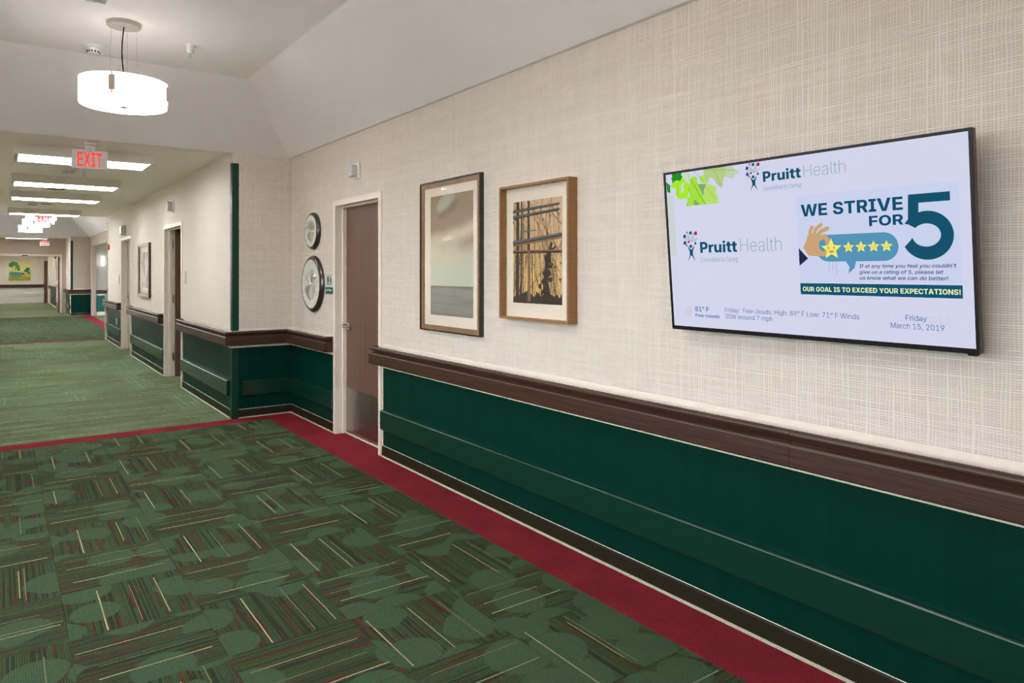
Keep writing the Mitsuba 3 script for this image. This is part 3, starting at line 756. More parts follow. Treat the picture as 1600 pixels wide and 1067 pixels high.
sprinkler(0.80, 9.75, ZS, 'sprinkler head on the corridor ceiling below the near exit sign')
t = thing('ceiling_vent', 'white louvred vent on the tray ceiling at the top edge', 'vent')
obj('frame', ext(sg.box(0, 0, 0.36, 0.36).difference(sg.box(0.03, 0.03, 0.33, 0.33)), 0.012).apply_translation([0.25, 5.20, ZC - 0.012]), 'mat_white', t)
for q in range(9):
    m = bx(-0.15, 0.15, -0.011, 0.011, -0.001, 0.001); m.apply_transform(trimesh.transformations.rotation_matrix(0.6, [1, 0, 0]))
    obj('slat', m.apply_translation([0.43, 5.245 + 0.034 * q, ZC - 0.008]), 'mat_white', t)
def slot_vent(x0, x1, y, label):
    t = thing('ceiling_vent', label, 'vent')
    obj('frame', bx(x0 - 0.02, x1 + 0.02, y, y + 0.14, ZS - 0.008, ZS, 0.002), 'mat_housing', t)
    for q in range(4): obj('slot', bx(x0, x1, y + 0.012 + 0.033 * q, y + 0.03 + 0.033 * q, ZS - 0.0095, ZS - 0.008), 'mat_black', t)
slot_vent(0.55, 0.76, 12.3, 'small dark slotted vent between the second and third corridor lights')
slot_vent(0.58, 0.73, 15.1, 'small dark slotted vent between the third and fourth corridor lights')
def puck(x, y, label):
    t = thing('smoke_detector', label, 'smoke detector')
    obj('base', lathe([(0, ZS), (0.075, ZS), (0.07, ZS - 0.03), (0.05, ZS - 0.045), (0, ZS - 0.045)], 28).apply_translation([x, y, 0]), 'mat_gray_plastic', t, smooth=35)
puck(0.46, 15.2, 'small round detector beside the farther slotted vent')
puck(0.66, 10.0, 'round detector on the corridor ceiling below the near exit sign')
t = thing('pendant_light', 'small white cylinder lamp right of the far exit sign', 'pendant lamp')
obj('shade', lathe([(0, 2.50), (0.024, 2.50), (0.026, 2.51), (0.026, 2.60), (0, 2.60)], 20).apply_translation([0.875, 17.4, 0]), 'mat_white', t, smooth=35, emitter=emit(2.0 * WARM, 0.02))
obj('stem', cyl([0.875, 17.4, 2.60], [0.875, 17.4, ZS], 0.008, 10), 'mat_housing', t)

# ------------------------------------------------------------------ small things on the walls
def call_light(x, y, z, label, s=1.0):
    t = thing('call_light', label, 'call light')
    M = wall_plane(x, y, z)
    obj('plate', on(bx(-0.04 * s, 0.06 * s, -0.07 * s, 0.07 * s, 0, 0.022, 0.004), M), 'mat_white', t)
    plabel(obj('dome', on(bx(-0.035 * s, 0.035 * s, -0.055 * s, 0.05 * s, 0.022, 0.082, 0.008), M), 'mat_dome', t), 'translucent gray dome')
call_light(XW, 5.80, 2.40, 'nurse call light above the restroom door')
call_light(XC, 10.62, 2.42, 'nurse call light above the open corridor door', 1.25)
t = thing('emergency_light', 'clear-fronted light box above the farther corridor door', 'emergency light')
M = wall_plane(XC, 15.33, 2.315)
obj('box', on(bx(-0.14, 0.14, -0.09, 0.09, 0, 0.07, 0.008), M), 'mat_gray_plastic', t)
obj('lens', on(bx(-0.1, 0.1, -0.06, 0.06, 0.07, 0.078, 0.003), M), 'mat_dome', t)
t = thing('wall_switch', 'small gray switch plate right of the open corridor door', 'switch')
M = wall_plane(XC, 9.82, 1.445)
obj('plate', on(bx(-0.055, 0.055, -0.08, 0.08, 0, 0.012, 0.003), M), 'mat_gray_plastic', t)
obj('button', on(bx(-0.02, 0.02, 0.01, 0.05, 0.012, 0.018, 0.002), M), 'mat_white', t)
t = thing('wall_switch', 'small switch plate left of the farther corridor door', 'switch')
M = wall_plane(XC, 16.1, 1.36)
obj('plate', on(bx(-0.05, 0.05, -0.09, 0.09, 0, 0.012, 0.003), M), 'mat_gray_plastic', t)
t = thing('wall_outlet', 'white outlet plate on green wainscot beyond the farther corridor door', 'outlet')
M = wall_plane(XC - 0.0045, 16.45, 0.50)
obj('plate', on(bx(-0.04, 0.04, -0.065, 0.065, 0, 0.008, 0.002), M), 'mat_white', t)
t = thing('fire_alarm', 'red fire alarm box at the far end of the corridor wall', 'fire alarm')
M = wall_plane(XC, 17.72, 2.06)
obj('box', on(bx(-0.06, 0.06, -0.06, 0.06, 0, 0.035, 0.006), M), 'mat_red', t)
t = thing('fire_alarm', 'tiny red and white alarm strobe beside the far open white door', 'fire alarm')
M = wall_plane(1.86, 34.6, 2.17)
obj('box', on(bx(-0.5, 0.1, -0.11, 0.09, 0, 0.05, 0.006), M), 'mat_red', t)
plabel(obj('strobe', on(bx(-0.40, -0.1, -0.05, 0.05, 0.05, 0.08, 0.006), M), 'mat_white', t), 'white strobe')
t = thing('wall_outlet', 'white outlet plate on the white end wall', 'outlet')
obj('plate', on(bx(-0.04, 0.04, -0.065, 0.065, 0, 0.008, 0.002), front_plane(1.55, Y5 - 0.012, 0.62)), 'mat_white', t)
# alcove: teal half-height pier with white base
t = thing('teal_pier', 'teal half-height pier on a white base beyond the corridor', 'pier')
obj('body', bx(2.70, 2.93, 28.18, 28.355, 0.13, 0.70), 'mat_teal', t)
plabel(obj('base', bx(2.69, 2.96, 28.12, 28.355, 0.0, 0.135, 0.01), 'mat_frame', t), 'white base')
plabel(obj('cap', bx(2.69, 2.97, 28.14, 28.355, 0.76, 0.88, 0.02), 'mat_rail', t), 'brown cap rail')
obj('band', bx(2.70, 2.93, 28.2, 28.355, 0.70, 0.76), 'mat_frame', t)
handrail([(4.4, 28.36), (3.0, 28.36)], 'brown handrail in the alcove, seen past the end of the corridor wall')

# restroom sign
t = thing('restroom_sign', 'restroom sign of white and green panels beside the brown door', 'sign')
M = wall_plane(XW, 6.535, 1.306)
obj('panel', on(bx(0, 0.185, 0.062, 0.198, 0, 0.009, 0.002), M), 'mat_plaque', t)
low = plabel(obj('name_strip', on(bx(0, 0.185, 0, 0.062, 0, 0.012, 0.002), M), 'mat_icon', t), 'green lower strip')
obj('lettering', on(ext(sa.translate(lettering('RESTROOM', 600, h=0.02, w=0.13), 0.02, 0.024), 0.001), M @ trimesh.transformations.translation_matrix([0, 0, 0.012])), 'mat_plaque', low)
def person_icon(x, skirt):
    g = [sg.Point(x, 0.168).buffer(0.0085)]
    if skirt: g += [sg.Polygon([(x - 0.01, 0.156), (x + 0.01, 0.156), (x + 0.021, 0.112), (x - 0.021, 0.112)]), sg.box(x - 0.009, 0.08, x - 0.002, 0.114), sg.box(x + 0.002, 0.08, x + 0.009, 0.114)]
    else: g += [sg.box(x - 0.018, 0.118, x + 0.018, 0.156).buffer(0.001), sg.box(x - 0.011, 0.08, x - 0.001, 0.12), sg.box(x + 0.001, 0.08, x + 0.011, 0.12)]
    return shapely.union_all(g)
for gx, sk in ((0.055, False), (0.125, True)):
    plabel(obj('pictogram', on(ext(person_icon(gx, sk), 0.001), M @ trimesh.transformations.translation_matrix([0, 0, 0.009])), 'mat_icon', t), 'green figure of a ' + ('woman' if sk else 'man'))
obj('divider', on(bx(0.0885, 0.0915, 0.08, 0.18, 0.009, 0.010), M), 'mat_icon', t)

# two decorative plates
principled('mat_glass_plate', srgb(214, 214, 200), 0.12, 0.7, clearcoat=1.0, clearcoat_gloss=0.95)
principled('mat_plate_rim', srgb(46, 38, 38), 0.15, 0.7, clearcoat=1.0, clearcoat_gloss=0.95)
principled('mat_crystal', srgb(212, 212, 205), 0.12, 0.9, 0.45)
def plate(y, z, R, label, seed, spikes):
    t = thing('wall_plate', label, 'decorative plate')
    M = wall_plane(XW, y, z); rg = np.random.default_rng(seed)
    ri = R * 0.865
    rim = lathe([(0, 0.0), (R * 0.95, 0.0), (R * 0.995, 0.006), (R, 0.010), (R * 0.985, 0.022), (R * 0.95, 0.033), (R * 0.91, 0.040), (ri, 0.042), (ri * 0.99, 0.034), (0, 0.034)], 72)
    plabel(obj('rim', on(rim, M), 'mat_plate_rim', t, smooth=40), 'dark glossy rim')
    disc = lathe([(0, 0.0342), (ri * 0.985, 0.0342), (ri * 0.985, 0.041), (ri * 0.96, 0.043), (ri * 0.6, 0.037), (0, 0.035)], 72)
    d = plabel(obj('glass_face', on(disc, M), 'mat_glass_plate', t, smooth=40), 'pale glass face')
    rays = []
    for q in range(spikes):
        a = 2 * math.pi * (q + 0.3 * rg.random()) / spikes
        for (l0, l1, wd) in ((0.05, 0.50 + 0.25 * rg.random(), 0.034), (0.30, 0.68 + 0.10 * rg.random(), 0.020)):
            a2 = a + (0.0 if l0 < 0.2 else math.pi / spikes); c, s = math.cos(a2), math.sin(a2)
            r0, r1, hw, hh = ri * l0, ri * l1, ri * wd, 0.008 + 0.012 * rg.random()
            mid = r0 + (r1 - r0) * (0.55 + 0.2 * rg.random())
            P = np.array([[r0, 0, 0.0355], [mid, hw, 0.0355], [r1, 0, 0.0375], [mid, -hw, 0.0355], [mid * 0.9, 0, 0.041 + hh]])
            P[:, :2] = np.stack([P[:, 0] * c - P[:, 1] * s, P[:, 0] * s + P[:, 1] * c], 1)
            rays.append(trimesh.convex.convex_hull(P))
    rays.append(trimesh.creation.icosphere(subdivisions=1, radius=ri * 0.07).apply_translation([0, 0, 0.036]))
    plabel(obj('starburst', on(cat_(rays), M), 'mat_crystal', d), 'embossed crystal starburst')
plate(6.862, 1.922, 0.187, 'small round glass wall plate with dark rim, the upper of two', 4, 20)
plate(6.862, 1.394, 0.285, 'large round glass wall plate with dark rim and starburst, the lower of two', 9, 30)

# ------------------------------------------------------------------ framed pictures
scene['mat_pane'] = {'type': 'thindielectric', 'int_ior': 1.5}
principled('mat_mat', srgb(233, 224, 208), 0.85, 0.2)
def frame_wood(a, b):
    def fn(p, n, uv):
        f = noise((p.x + p.y) * 14.0, p.z * 14.0, p.x * 60.0) * 0.6 + noise(p.y * 160.0, p.z * 160.0) * 0.4
        return mix(a, b, f)
    return fn
principled('mat_bronze', proc(frame_wood(srgb(120, 92, 66), srgb(150, 120, 90))), 0.35, 0.5)
principled('mat_dark_frame', srgb(48, 38, 34), 0.25, 0.5)
principled('mat_oak', proc(frame_wood(srgb(128, 92, 54), srgb(156, 114, 70))), 0.45, 0.4)
principled('mat_silver_frame', srgb(164, 146, 122), 0.35, 0.5)

def ring(o, i): return sg.box(*o).difference(sg.box(*i))
def pane(x0, x1, y0, y1, z):
    return trimesh.Trimesh([[x0, y0, z], [x1, y0, z], [x1, y1, z], [x0, y1, z]], [[0, 1, 2], [0, 2, 3]], process=False)

# picture 1: seascape
def seascape(p, n, uv):
    z, y = (p.z - 1.205) / 0.851, (4.484 - p.y) / 0.57
    c1 = fbm(y * 1.6 + 3.0, z * 4.5, 1.0, 4); c2 = fbm(y * 2.4 + 8.0, z * 6.0 - y * 1.4, 5.0, 4)
    sky = mix(srgb(206, 199, 178), srgb(160, 138, 118), smoothstep(0.45, 0.72, z + 0.3 * (c1 - 0.5)))
    blot = lambda cy, cz, ry, rz, k: smoothstep(1.15, 0.35, dr.sqrt(dr.square((y - cy) / ry) + dr.square((z - cz + k * (y - cy)) / rz)) + 2.0 * (c2 - 0.5))
    sky = mix(sky, mi.Color3f(*srgb(132, 116, 104)), blot(0.42, 0.865, 0.30, 0.05, -0.25) * 0.6)
    sky = mix(sky, mi.Color3f(*srgb(184, 194, 182)), blot(0.30, 0.93, 0.26, 0.065, -0.18) * 0.65)
    sky = mix(sky, mi.Color3f(*srgb(222, 212, 188)), smoothstep(0.12, 0.0, dr.abs(z - 0.62 - 0.12 * (y - 0.4) - 0.12 * (c1 - 0.5))) * 0.7)
    sky = mix(sky, mi.Color3f(*srgb(236, 228, 208)), blot(0.42, 0.635, 0.30, 0.035, -0.06) * 0.85)
    sky = mix(sky, mi.Color3f(*srgb(196, 204, 186)), smoothstep(0.18, 0.02, dr.abs(z - 0.32)) * 0.8)
    sea = mix(srgb(128, 128, 118), srgb(150, 150, 138), noise(y * 2.0, z * 60.0) * 0.6 + 0.4 * smoothstep(0.0, 0.25, z))
    sea = mix(sea, mi.Color3f(*srgb(110, 116, 92)), smoothstep(0.03, 0.0, dr.abs(z - 0.245)) * 0.7)
    return mix(sea, sky, smoothstep(0.242, 0.25, z))
principled('mat_seascape', proc(seascape), 0.8, 0.2)
t = thing('framed_picture', 'framed seascape print in a bronze and dark frame beside the restroom door', 'picture')
wd, ht = 0.806, 1.071
M = wall_plane(XW, 4.614, 1.09)
plabel(obj('frame', on(cat_([ext(ring((0.008, 0.008, wd - 0.008, ht - 0.008), (0.042, 0.042, wd - 0.042, ht - 0.042)), 0.024)]), M), 'mat_bronze', t), 'bronze inner frame')
plabel(obj('outer_frame', on(cat_([ext(ring((0, 0, wd, ht), (0.009, 0.009, wd - 0.009, ht - 0.009)), 0.032)]), M), 'mat_dark_frame', t), 'dark outer lip')
obj('mat_board', on(bx(0.03, wd - 0.03, 0.03, ht - 0.03, 0.004, 0.012), M), 'mat_mat', t)
obj('print', on(bx(0.13, 0.13 + 0.57, 0.115, 0.115 + 0.851, 0.012, 0.0128), M), 'mat_seascape', t)
obj('glass', on(pane(0.04, wd - 0.04, 0.04, ht - 0.04, 0.018), M), 'mat_pane', t)

# picture 2: ship's rigging
def dusk(p, n, uv):
    z, y = (p.z - 1.327) / 0.607, (3.464 - p.y) / 0.46
    f = fbm(y * 2.0, z * 2.0, 1.0, 3)
    return mix(srgb(222, 184, 118), srgb(206, 176, 146), dr.clip(z * 0.9 + 0.5 * (f - 0.5), 0, 1))
principled('mat_dusk', proc(dusk), 0.8, 0.2)
principled('mat_ink', srgb(52, 42, 38), 0.8, 0.2)
principled('mat_sail', srgb(92, 100, 103), 0.8, 0.2)
principled('mat_spar', srgb(128, 96, 64), 0.8, 0.2)
t = thing('framed_picture', "framed print of a sailing ship's rigging in a deep wooden box frame", 'picture')
wd, ht = 0.651, 0.80
M = wall_plane(XW, 3.541, 1.23)
dep = 0.065
plabel(obj('frame', on(ext(ring((0, 0, wd, ht), (0.014, 0.014, wd - 0.014, ht - 0.014)), dep), M), 'mat_oak', t), 'deep light-brown wooden frame')
obj('mat_board', on(bx(0.012, wd - 0.012, 0.012, ht - 0.012, 0.004, 0.018), M), 'mat_mat', t)
px0, py0, pw, ph = 0.083, 0.098, 0.462, 0.607
pr = obj('print', on(bx(px0, px0 + pw, py0, py0 + ph, 0.018, 0.0188), M), 'mat_dusk', t)
rg = np.random.default_rng(12)
B = sg.box(0, 0, 1, 1)
def stroke(a, b, w0, w1=None):
    a, b = np.array(a, float), np.array(b, float); d = b - a; n_ = np.array([-d[1], d[0]]) / (np.linalg.norm(d) + 1e-9); w1 = w0 if w1 is None else w1
    return sg.Polygon([a + n_ * w0 / 2, b + n_ * w1 / 2, b - n_ * w1 / 2, a - n_ * w0 / 2])
ink, sail, spar = [], [], []
for q in range(46):                                               # shrouds and stays
    x = rg.random(); y1 = 0.35 + 0.65 * rg.random(); x1 = x + (0.42 - x) * rg.uniform(0.15, 0.75)
    ink.append(stroke((x, -0.02), (x1, y1), 0.004 if rg.random() < 0.7 else 0.009, 0.003))
for q in range(30):
    x = rg.random(); ink.append(stroke((x, rg.uniform(0.0, 0.5)), (x + rg.uniform(-0.35, 0.35), rg.uniform(0.5, 1.0)), 0.003))
for x, w_ in ((0.03, 0.012), (0.07, 0.02), (0.12, 0.018), (0.18, 0.035), (0.10, 0.05), (0.22, 0.014)):   # crowded masts at the left
    ink.append(stroke((x, 0.05), (x + 0.01, 1.0), w_, w_ * 0.8))
ink.append(stroke((0.34, 0.5), (0.335, 1.0), 0.055, 0.04)); spar.append(stroke((0.35, 0.02), (0.34, 0.52), 0.06, 0.05))
for y, s_, w_, l in ((0.905, 0.03, 0.030, ink), (0.845, 0.04, 0.034, ink), (0.905, 0.034, 0.012, sail), (0.848, 0.046, 0.015, sail), (0.70, 0.005, 0.014, sail), (0.60, 0.06, 0.026, sail), (0.585, 0.058, 0.02, ink), (0.565, 0.06, 0.022, spar), (0.50, -0.01, 0.024, ink), (0.515, -0.01, 0.014, spar)):
    l.append(stroke((-0.02 if y != 0.70 else 0.15, y), (0.95 if y > 0.8 else 1.02 if y != 0.70 else 0.5, y + s_ * 1.0), w_, w_ * 0.75))
ink += [stroke((0.78, 0.93), (0.96, 0.83), 0.008), stroke((0.80, 0.86), (1.0, 0.74), 0.008)]
for q in range(120):                                              # the dark figurehead and gear, a ragged mass that thins upward
    h_ = rg.random(); x_ = 0.655 + 0.10 * h_ + (0.085 * (1 - h_) + 0.022) * rg.normal() * 0.6
    ink.append(sa.rotate(sa.scale(sg.Point(x_, 0.05 + 0.45 * h_).buffer(0.016 + 0.012 * rg.random(), quad_segs=2), 0.7 + 0.5 * rg.random(), 1.1), 90 * rg.random()))
ink += [stroke((0.70, 0.35), (0.80, 0.585), 0.035, 0.05), stroke((0.78, 0.50), (0.89, 0.545), 0.03, 0.02), stroke((0.69, 0.40), (0.67, 0.47), 0.05, 0.03), stroke((0.77, 0.40), (0.83, 0.37), 0.02)]
for q in range(9):                                                # netting right of the figurehead
    ink.append(stroke((0.76 + 0.02 * q, 0.08), (0.80 + 0.012 * q, 0.36), 0.003)); ink.append(stroke((0.75, 0.10 + 0.028 * q), (0.95 - 0.008 * q, 0.12 + 0.028 * q), 0.003))
ink.append(sg.Polygon([(0, 0.03), (0, 0.055), (0.32, 0.115), (0.34, 0.07), (0.34, 0.0), (0, 0.0)]))
for (x0, y0, x1, y1) in ((0.02, 0.12, 0.36, 0.52), (0.10, 0.06, 0.36, 0.55), (0.0, 0.25, 0.33, 0.60), (0.45, 0.06, 0.36, 0.55), (0.60, 0.04, 0.37, 0.52), (0.95, 0.30, 0.38, 0.92), (1.0, 0.45, 0.36, 0.98), (0.30, 0.10, 0.95, 0.55), (0.62, 1.0, 0.50, 0.5), (0.80, 1.0, 0.66, 0.45), (0.9, 0.95, 0.97, 0.55)):
    ink.append(stroke((x0, y0), (x1, y1), 0.008, 0.005))
land = [(0, 0.03), (0.1, 0.05), (0.3, 0.12), (0.36, 0.11)] + [(0.4 + 0.05 * q, 0.06 + 0.05 * rg.random()) for q in range(13)] + [(1, 0), (0, 0)]
ink.append(sg.Polygon(land).buffer(0))
for q in range(16):
    x, y = rg.random(), rg.uniform(0.15, 0.95); ink.append(sg.Point(x, y).buffer(0.009 + 0.006 * rg.random()))
for name, polys, mt, z in (('rigging', ink, 'mat_ink', 0.0188), ('furled_sail', sail, 'mat_sail', 0.0193), ('spar', spar, 'mat_spar', 0.0190)):
    s = shapely.union_all(polys).intersection(B)
    s = sa.translate(sa.scale(s, pw, ph, origin=(0, 0)), px0, py0)
    obj(name, on(ext(s, 0.0004), M @ trimesh.transformations.translation_matrix([0, 0, z])), mt, pr)
obj('glass', on(pane(0.014, wd - 0.014, 0.014, ht - 0.014, 0.034), M), 'mat_pane', t)

# picture 3: small one in the corridor, and its fellow on the opposite wall
def grey_print(p, n, uv):
    f = fbm(p.y * 5.0, p.z * 3.0, 2.0, 4); g = noise(p.y * 12.0, p.z * 2.0, 8.0)
    return mix(srgb(196, 194, 190), srgb(84, 90, 100), smoothstep(0.36, 0.62, 0.6 * f + 0.4 * g))
principled('mat_grey_print', proc(grey_print), 0.8, 0.2)
def small_picture(M, wd, ht, label):
    t = thing('framed_picture', label, 'picture')
    obj('frame', on(cat_([ext(ring((0.004, 0.004, wd - 0.004, ht - 0.004), (0.03, 0.03, wd - 0.03, ht - 0.03)), 0.04), ext(ring((0.03, 0.03, wd - 0.03, ht - 0.03), (0.05, 0.05, wd - 0.05, ht - 0.05)), 0.026)]), M), 'mat_silver_frame', t)
    plabel(obj('outer_frame', on(cat_([ext(ring((0, 0, wd, ht), (0.005, 0.005, wd - 0.005, ht - 0.005)), 0.034), ext(ring((0.048, 0.048, wd - 0.048, ht - 0.048), (0.052, 0.052, wd - 0.052, ht - 0.052)), 0.027)]), M), 'mat_dark_frame', t), 'dark edge lines')
    obj('mat_board', on(bx(0.045, wd - 0.045, 0.045, ht - 0.045, 0.004, 0.012), M), 'mat_mat', t)
    obj('print', on(bx(0.22 * wd, 0.78 * wd, 0.17 * ht, 0.83 * ht, 0.012, 0.0128), M), 'mat_grey_print', t)
    obj('glass', on(pane(0.05, wd - 0.05, 0.05, ht - 0.05, 0.02), M), 'mat_pane', t)
small_picture(wall_plane(XC, 13.47, 1.105), 1.07, 0.878, 'small framed gray abstract print on the corridor wall between the doors')
small_picture(mat4([XCL, 8.33, 1.08], [0, 1, 0], [0, 0, 1], [1, 0, 0]), 0.8, 0.88, 'framed gray print on the left corridor wall')

# landscape painting on the end wall
def daub(a, b):
    def fn(p, n, uv): return mix(a, b, fbm(p.x * 9.0, p.z * 9.0, 1.0, 3))
    return fn
for nm, a, b in (('yellow', srgb(232, 224, 140), srgb(214, 214, 150)), ('leafgreen', srgb(60, 130, 70), srgb(110, 160, 70)), ('bluegreen', srgb(80, 130, 140), srgb(120, 150, 150)), ('field', srgb(120, 150, 50), srgb(170, 170, 70)), ('orange', srgb(200, 150, 60), srgb(220, 180, 90)), ('tealtree', srgb(20, 100, 80), srgb(60, 130, 80))):
    principled('mat_paint_' + nm, proc(daub(a, b)), 0.7, 0.3)
t = thing('canvas_painting', 'small bright green and yellow landscape painting on the end wall', 'painting')
M = front_plane(0.30, Y5 - 0.002, 1.105)
wd, ht = 0.87, 0.915
c = plabel(obj('canvas', on(bx(0, wd, 0, ht, 0, 0.04, 0.004), M), 'mat_paint_yellow', t), 'yellow sky of the painting')
def blob(cx, cy, rx, ry, seed):
    g = np.random.default_rng(seed); a = np.linspace(0, 2 * np.pi, 18, endpoint=False); r_ = 1 + 0.28 * (g.random(18) - 0.5)
    return sg.Polygon(np.stack([cx + rx * r_ * np.cos(a), cy + ry * r_ * np.sin(a)], 1)).buffer(0)
def paint(name, polys, mt, z):
    s = shapely.union_all(polys).intersection(B); s = sa.scale(s, wd, ht, origin=(0, 0))
    obj(name, on(ext(s, 0.002), M @ trimesh.transformations.translation_matrix([0, 0, z])), mt, c)
paint('field', [sg.Polygon([(0, 0), (1, 0), (1, 0.2), (0.6, 0.24), (0.3, 0.22), (0, 0.24)])], 'mat_paint_field', 0.040)
paint('shrubs', [blob(0.12 + 0.1 * q, 0.33, 0.09, 0.12, q) for q in range(5)], 'mat_paint_bluegreen', 0.042)
paint('tree_crown', [blob(0.1, 0.8, 0.1, 0.12, 20), blob(0.3, 0.87, 0.12, 0.1, 21), blob(0.42, 0.7, 0.1, 0.12, 22), blob(0.2, 0.95, 0.1, 0.07, 23), blob(0.45, 0.58, 0.08, 0.08, 24)], 'mat_paint_leafgreen', 0.044)
paint('tree_trunk', [stroke((0.17, 0.3), (0.2, 0.9), 0.02), stroke((0.31, 0.3), (0.3, 0.9), 0.018)], 'mat_paint_tealtree', 0.043)
paint('bush', [blob(0.72, 0.28, 0.14, 0.1, 30), blob(0.9, 0.26, 0.1, 0.1, 31)], 'mat_paint_orange', 0.044)
paint('far_tree', [blob(0.82, 0.5, 0.13, 0.08, 32), blob(0.88, 0.62, 0.1, 0.06, 33), blob(0.66, 0.36, 0.06, 0.06, 34), blob(0.93, 0.38, 0.07, 0.06, 35)], 'mat_paint_tealtree', 0.046)

# ------------------------------------------------------------------ television
tv = thing('television', 'large flat television on the right wall showing a welcome slide', 'television')
P0 = np.array([2.461, 2.147, 1.256]); up = np.array([2.399 - 2.461, 0, 1.957 - 1.256]); up /= np.linalg.norm(up)
rt = np.array([0, -1.0, 0]); nw = np.cross(rt, up)
M = mat4(P0, rt, up, nw)
TW, TH = 1.235, 0.703
obj('housing', on(cat_([bx(0.0, TW, 0.0, TH, -0.03, -0.003, 0.003), bx(0.12, TW - 0.12, 0.06, 0.45, -0.048, -0.028, 0.006)]), M), 'mat_side', tv)
plabel(obj('bezel', on(ext(ring((0.001, 0.001, TW - 0.001, TH - 0.001), (0.011, 0.017, TW - 0.009, TH - 0.011)), 0.008).apply_translation([0, 0, -0.004]), M), 'mat_black', tv), 'glossy black bezel')
mb = cat_([bx(2.495, XW, 1.40, 1.66, 1.40, 1.60, 0.004), bx(2.515, XW, 1.30, 1.76, 1.40, 1.80, 0.004)])
obj('wall_mount', mb, 'mat_black', tv)
obj('logo_tab', on(bx(TW - 0.035, TW - 0.008, -0.006, 0.0, -0.015, 0.0), M), 'mat_black', tv)
bsdf('mat_screen', {'type': 'roughplastic', 'diffuse_reflectance': rgb([0.008, 0.008, 0.008]), 'alpha': 0.2, 'int_ior': 1.06})
bsdf('mat_pixel', {'type': 'roughplastic', 'diffuse_reflectance': rgb([0.008, 0.008, 0.008]), 'alpha': 0.201, 'int_ior': 1.06})
def glow(c, k=1.0): return np.array(srgb(*c)) * SCREEN / 0.70 * k
scr = plabel(obj('screen', on(bx(0.011, TW - 0.009, 0.017, TH - 0.011, -0.003, 0.0), M), 'mat_screen', tv, emitter=emit(glow((212, 214, 238)), 0.15)), 'lit screen with a pale lavender slide')
def px(name, shape, color, layer=1, label=None, k=1.0):
    """a flat piece of the slide, layer by layer on the screen"""
    m = ext(shape, 0.0003).apply_translation([0, 0, 0.00035 * layer])
    key = obj(name, on(m, M), 'mat_pixel', scr, emitter=emit(glow(color, k), 0.0))
    if label: plabel(key, label)
    return key
def txt(name, s, u0, v0, color, h=None, w=None, weight=400, italic=0.0, layer=3, label=None):
    px(name, sa.translate(lettering(s, weight, h=h, w=w, italic=italic), u0, v0), color, layer, label)
LIM = sg.box(0.0112, 0.0172, TW - 0.0092, TH - 0.0112)
px('pale_panel', sg.box(0.0495, 0.0175, 0.62, 0.5445), (213, 215, 239), 1)
px('pale_panel', sg.box(0.0113, 0.33, 0.0493, 0.60), (204, 213, 210), 1)
px('pale_panel', sg.box(0.6385, 0.222, 1.193, 0.544), (203, 211, 238), 1)
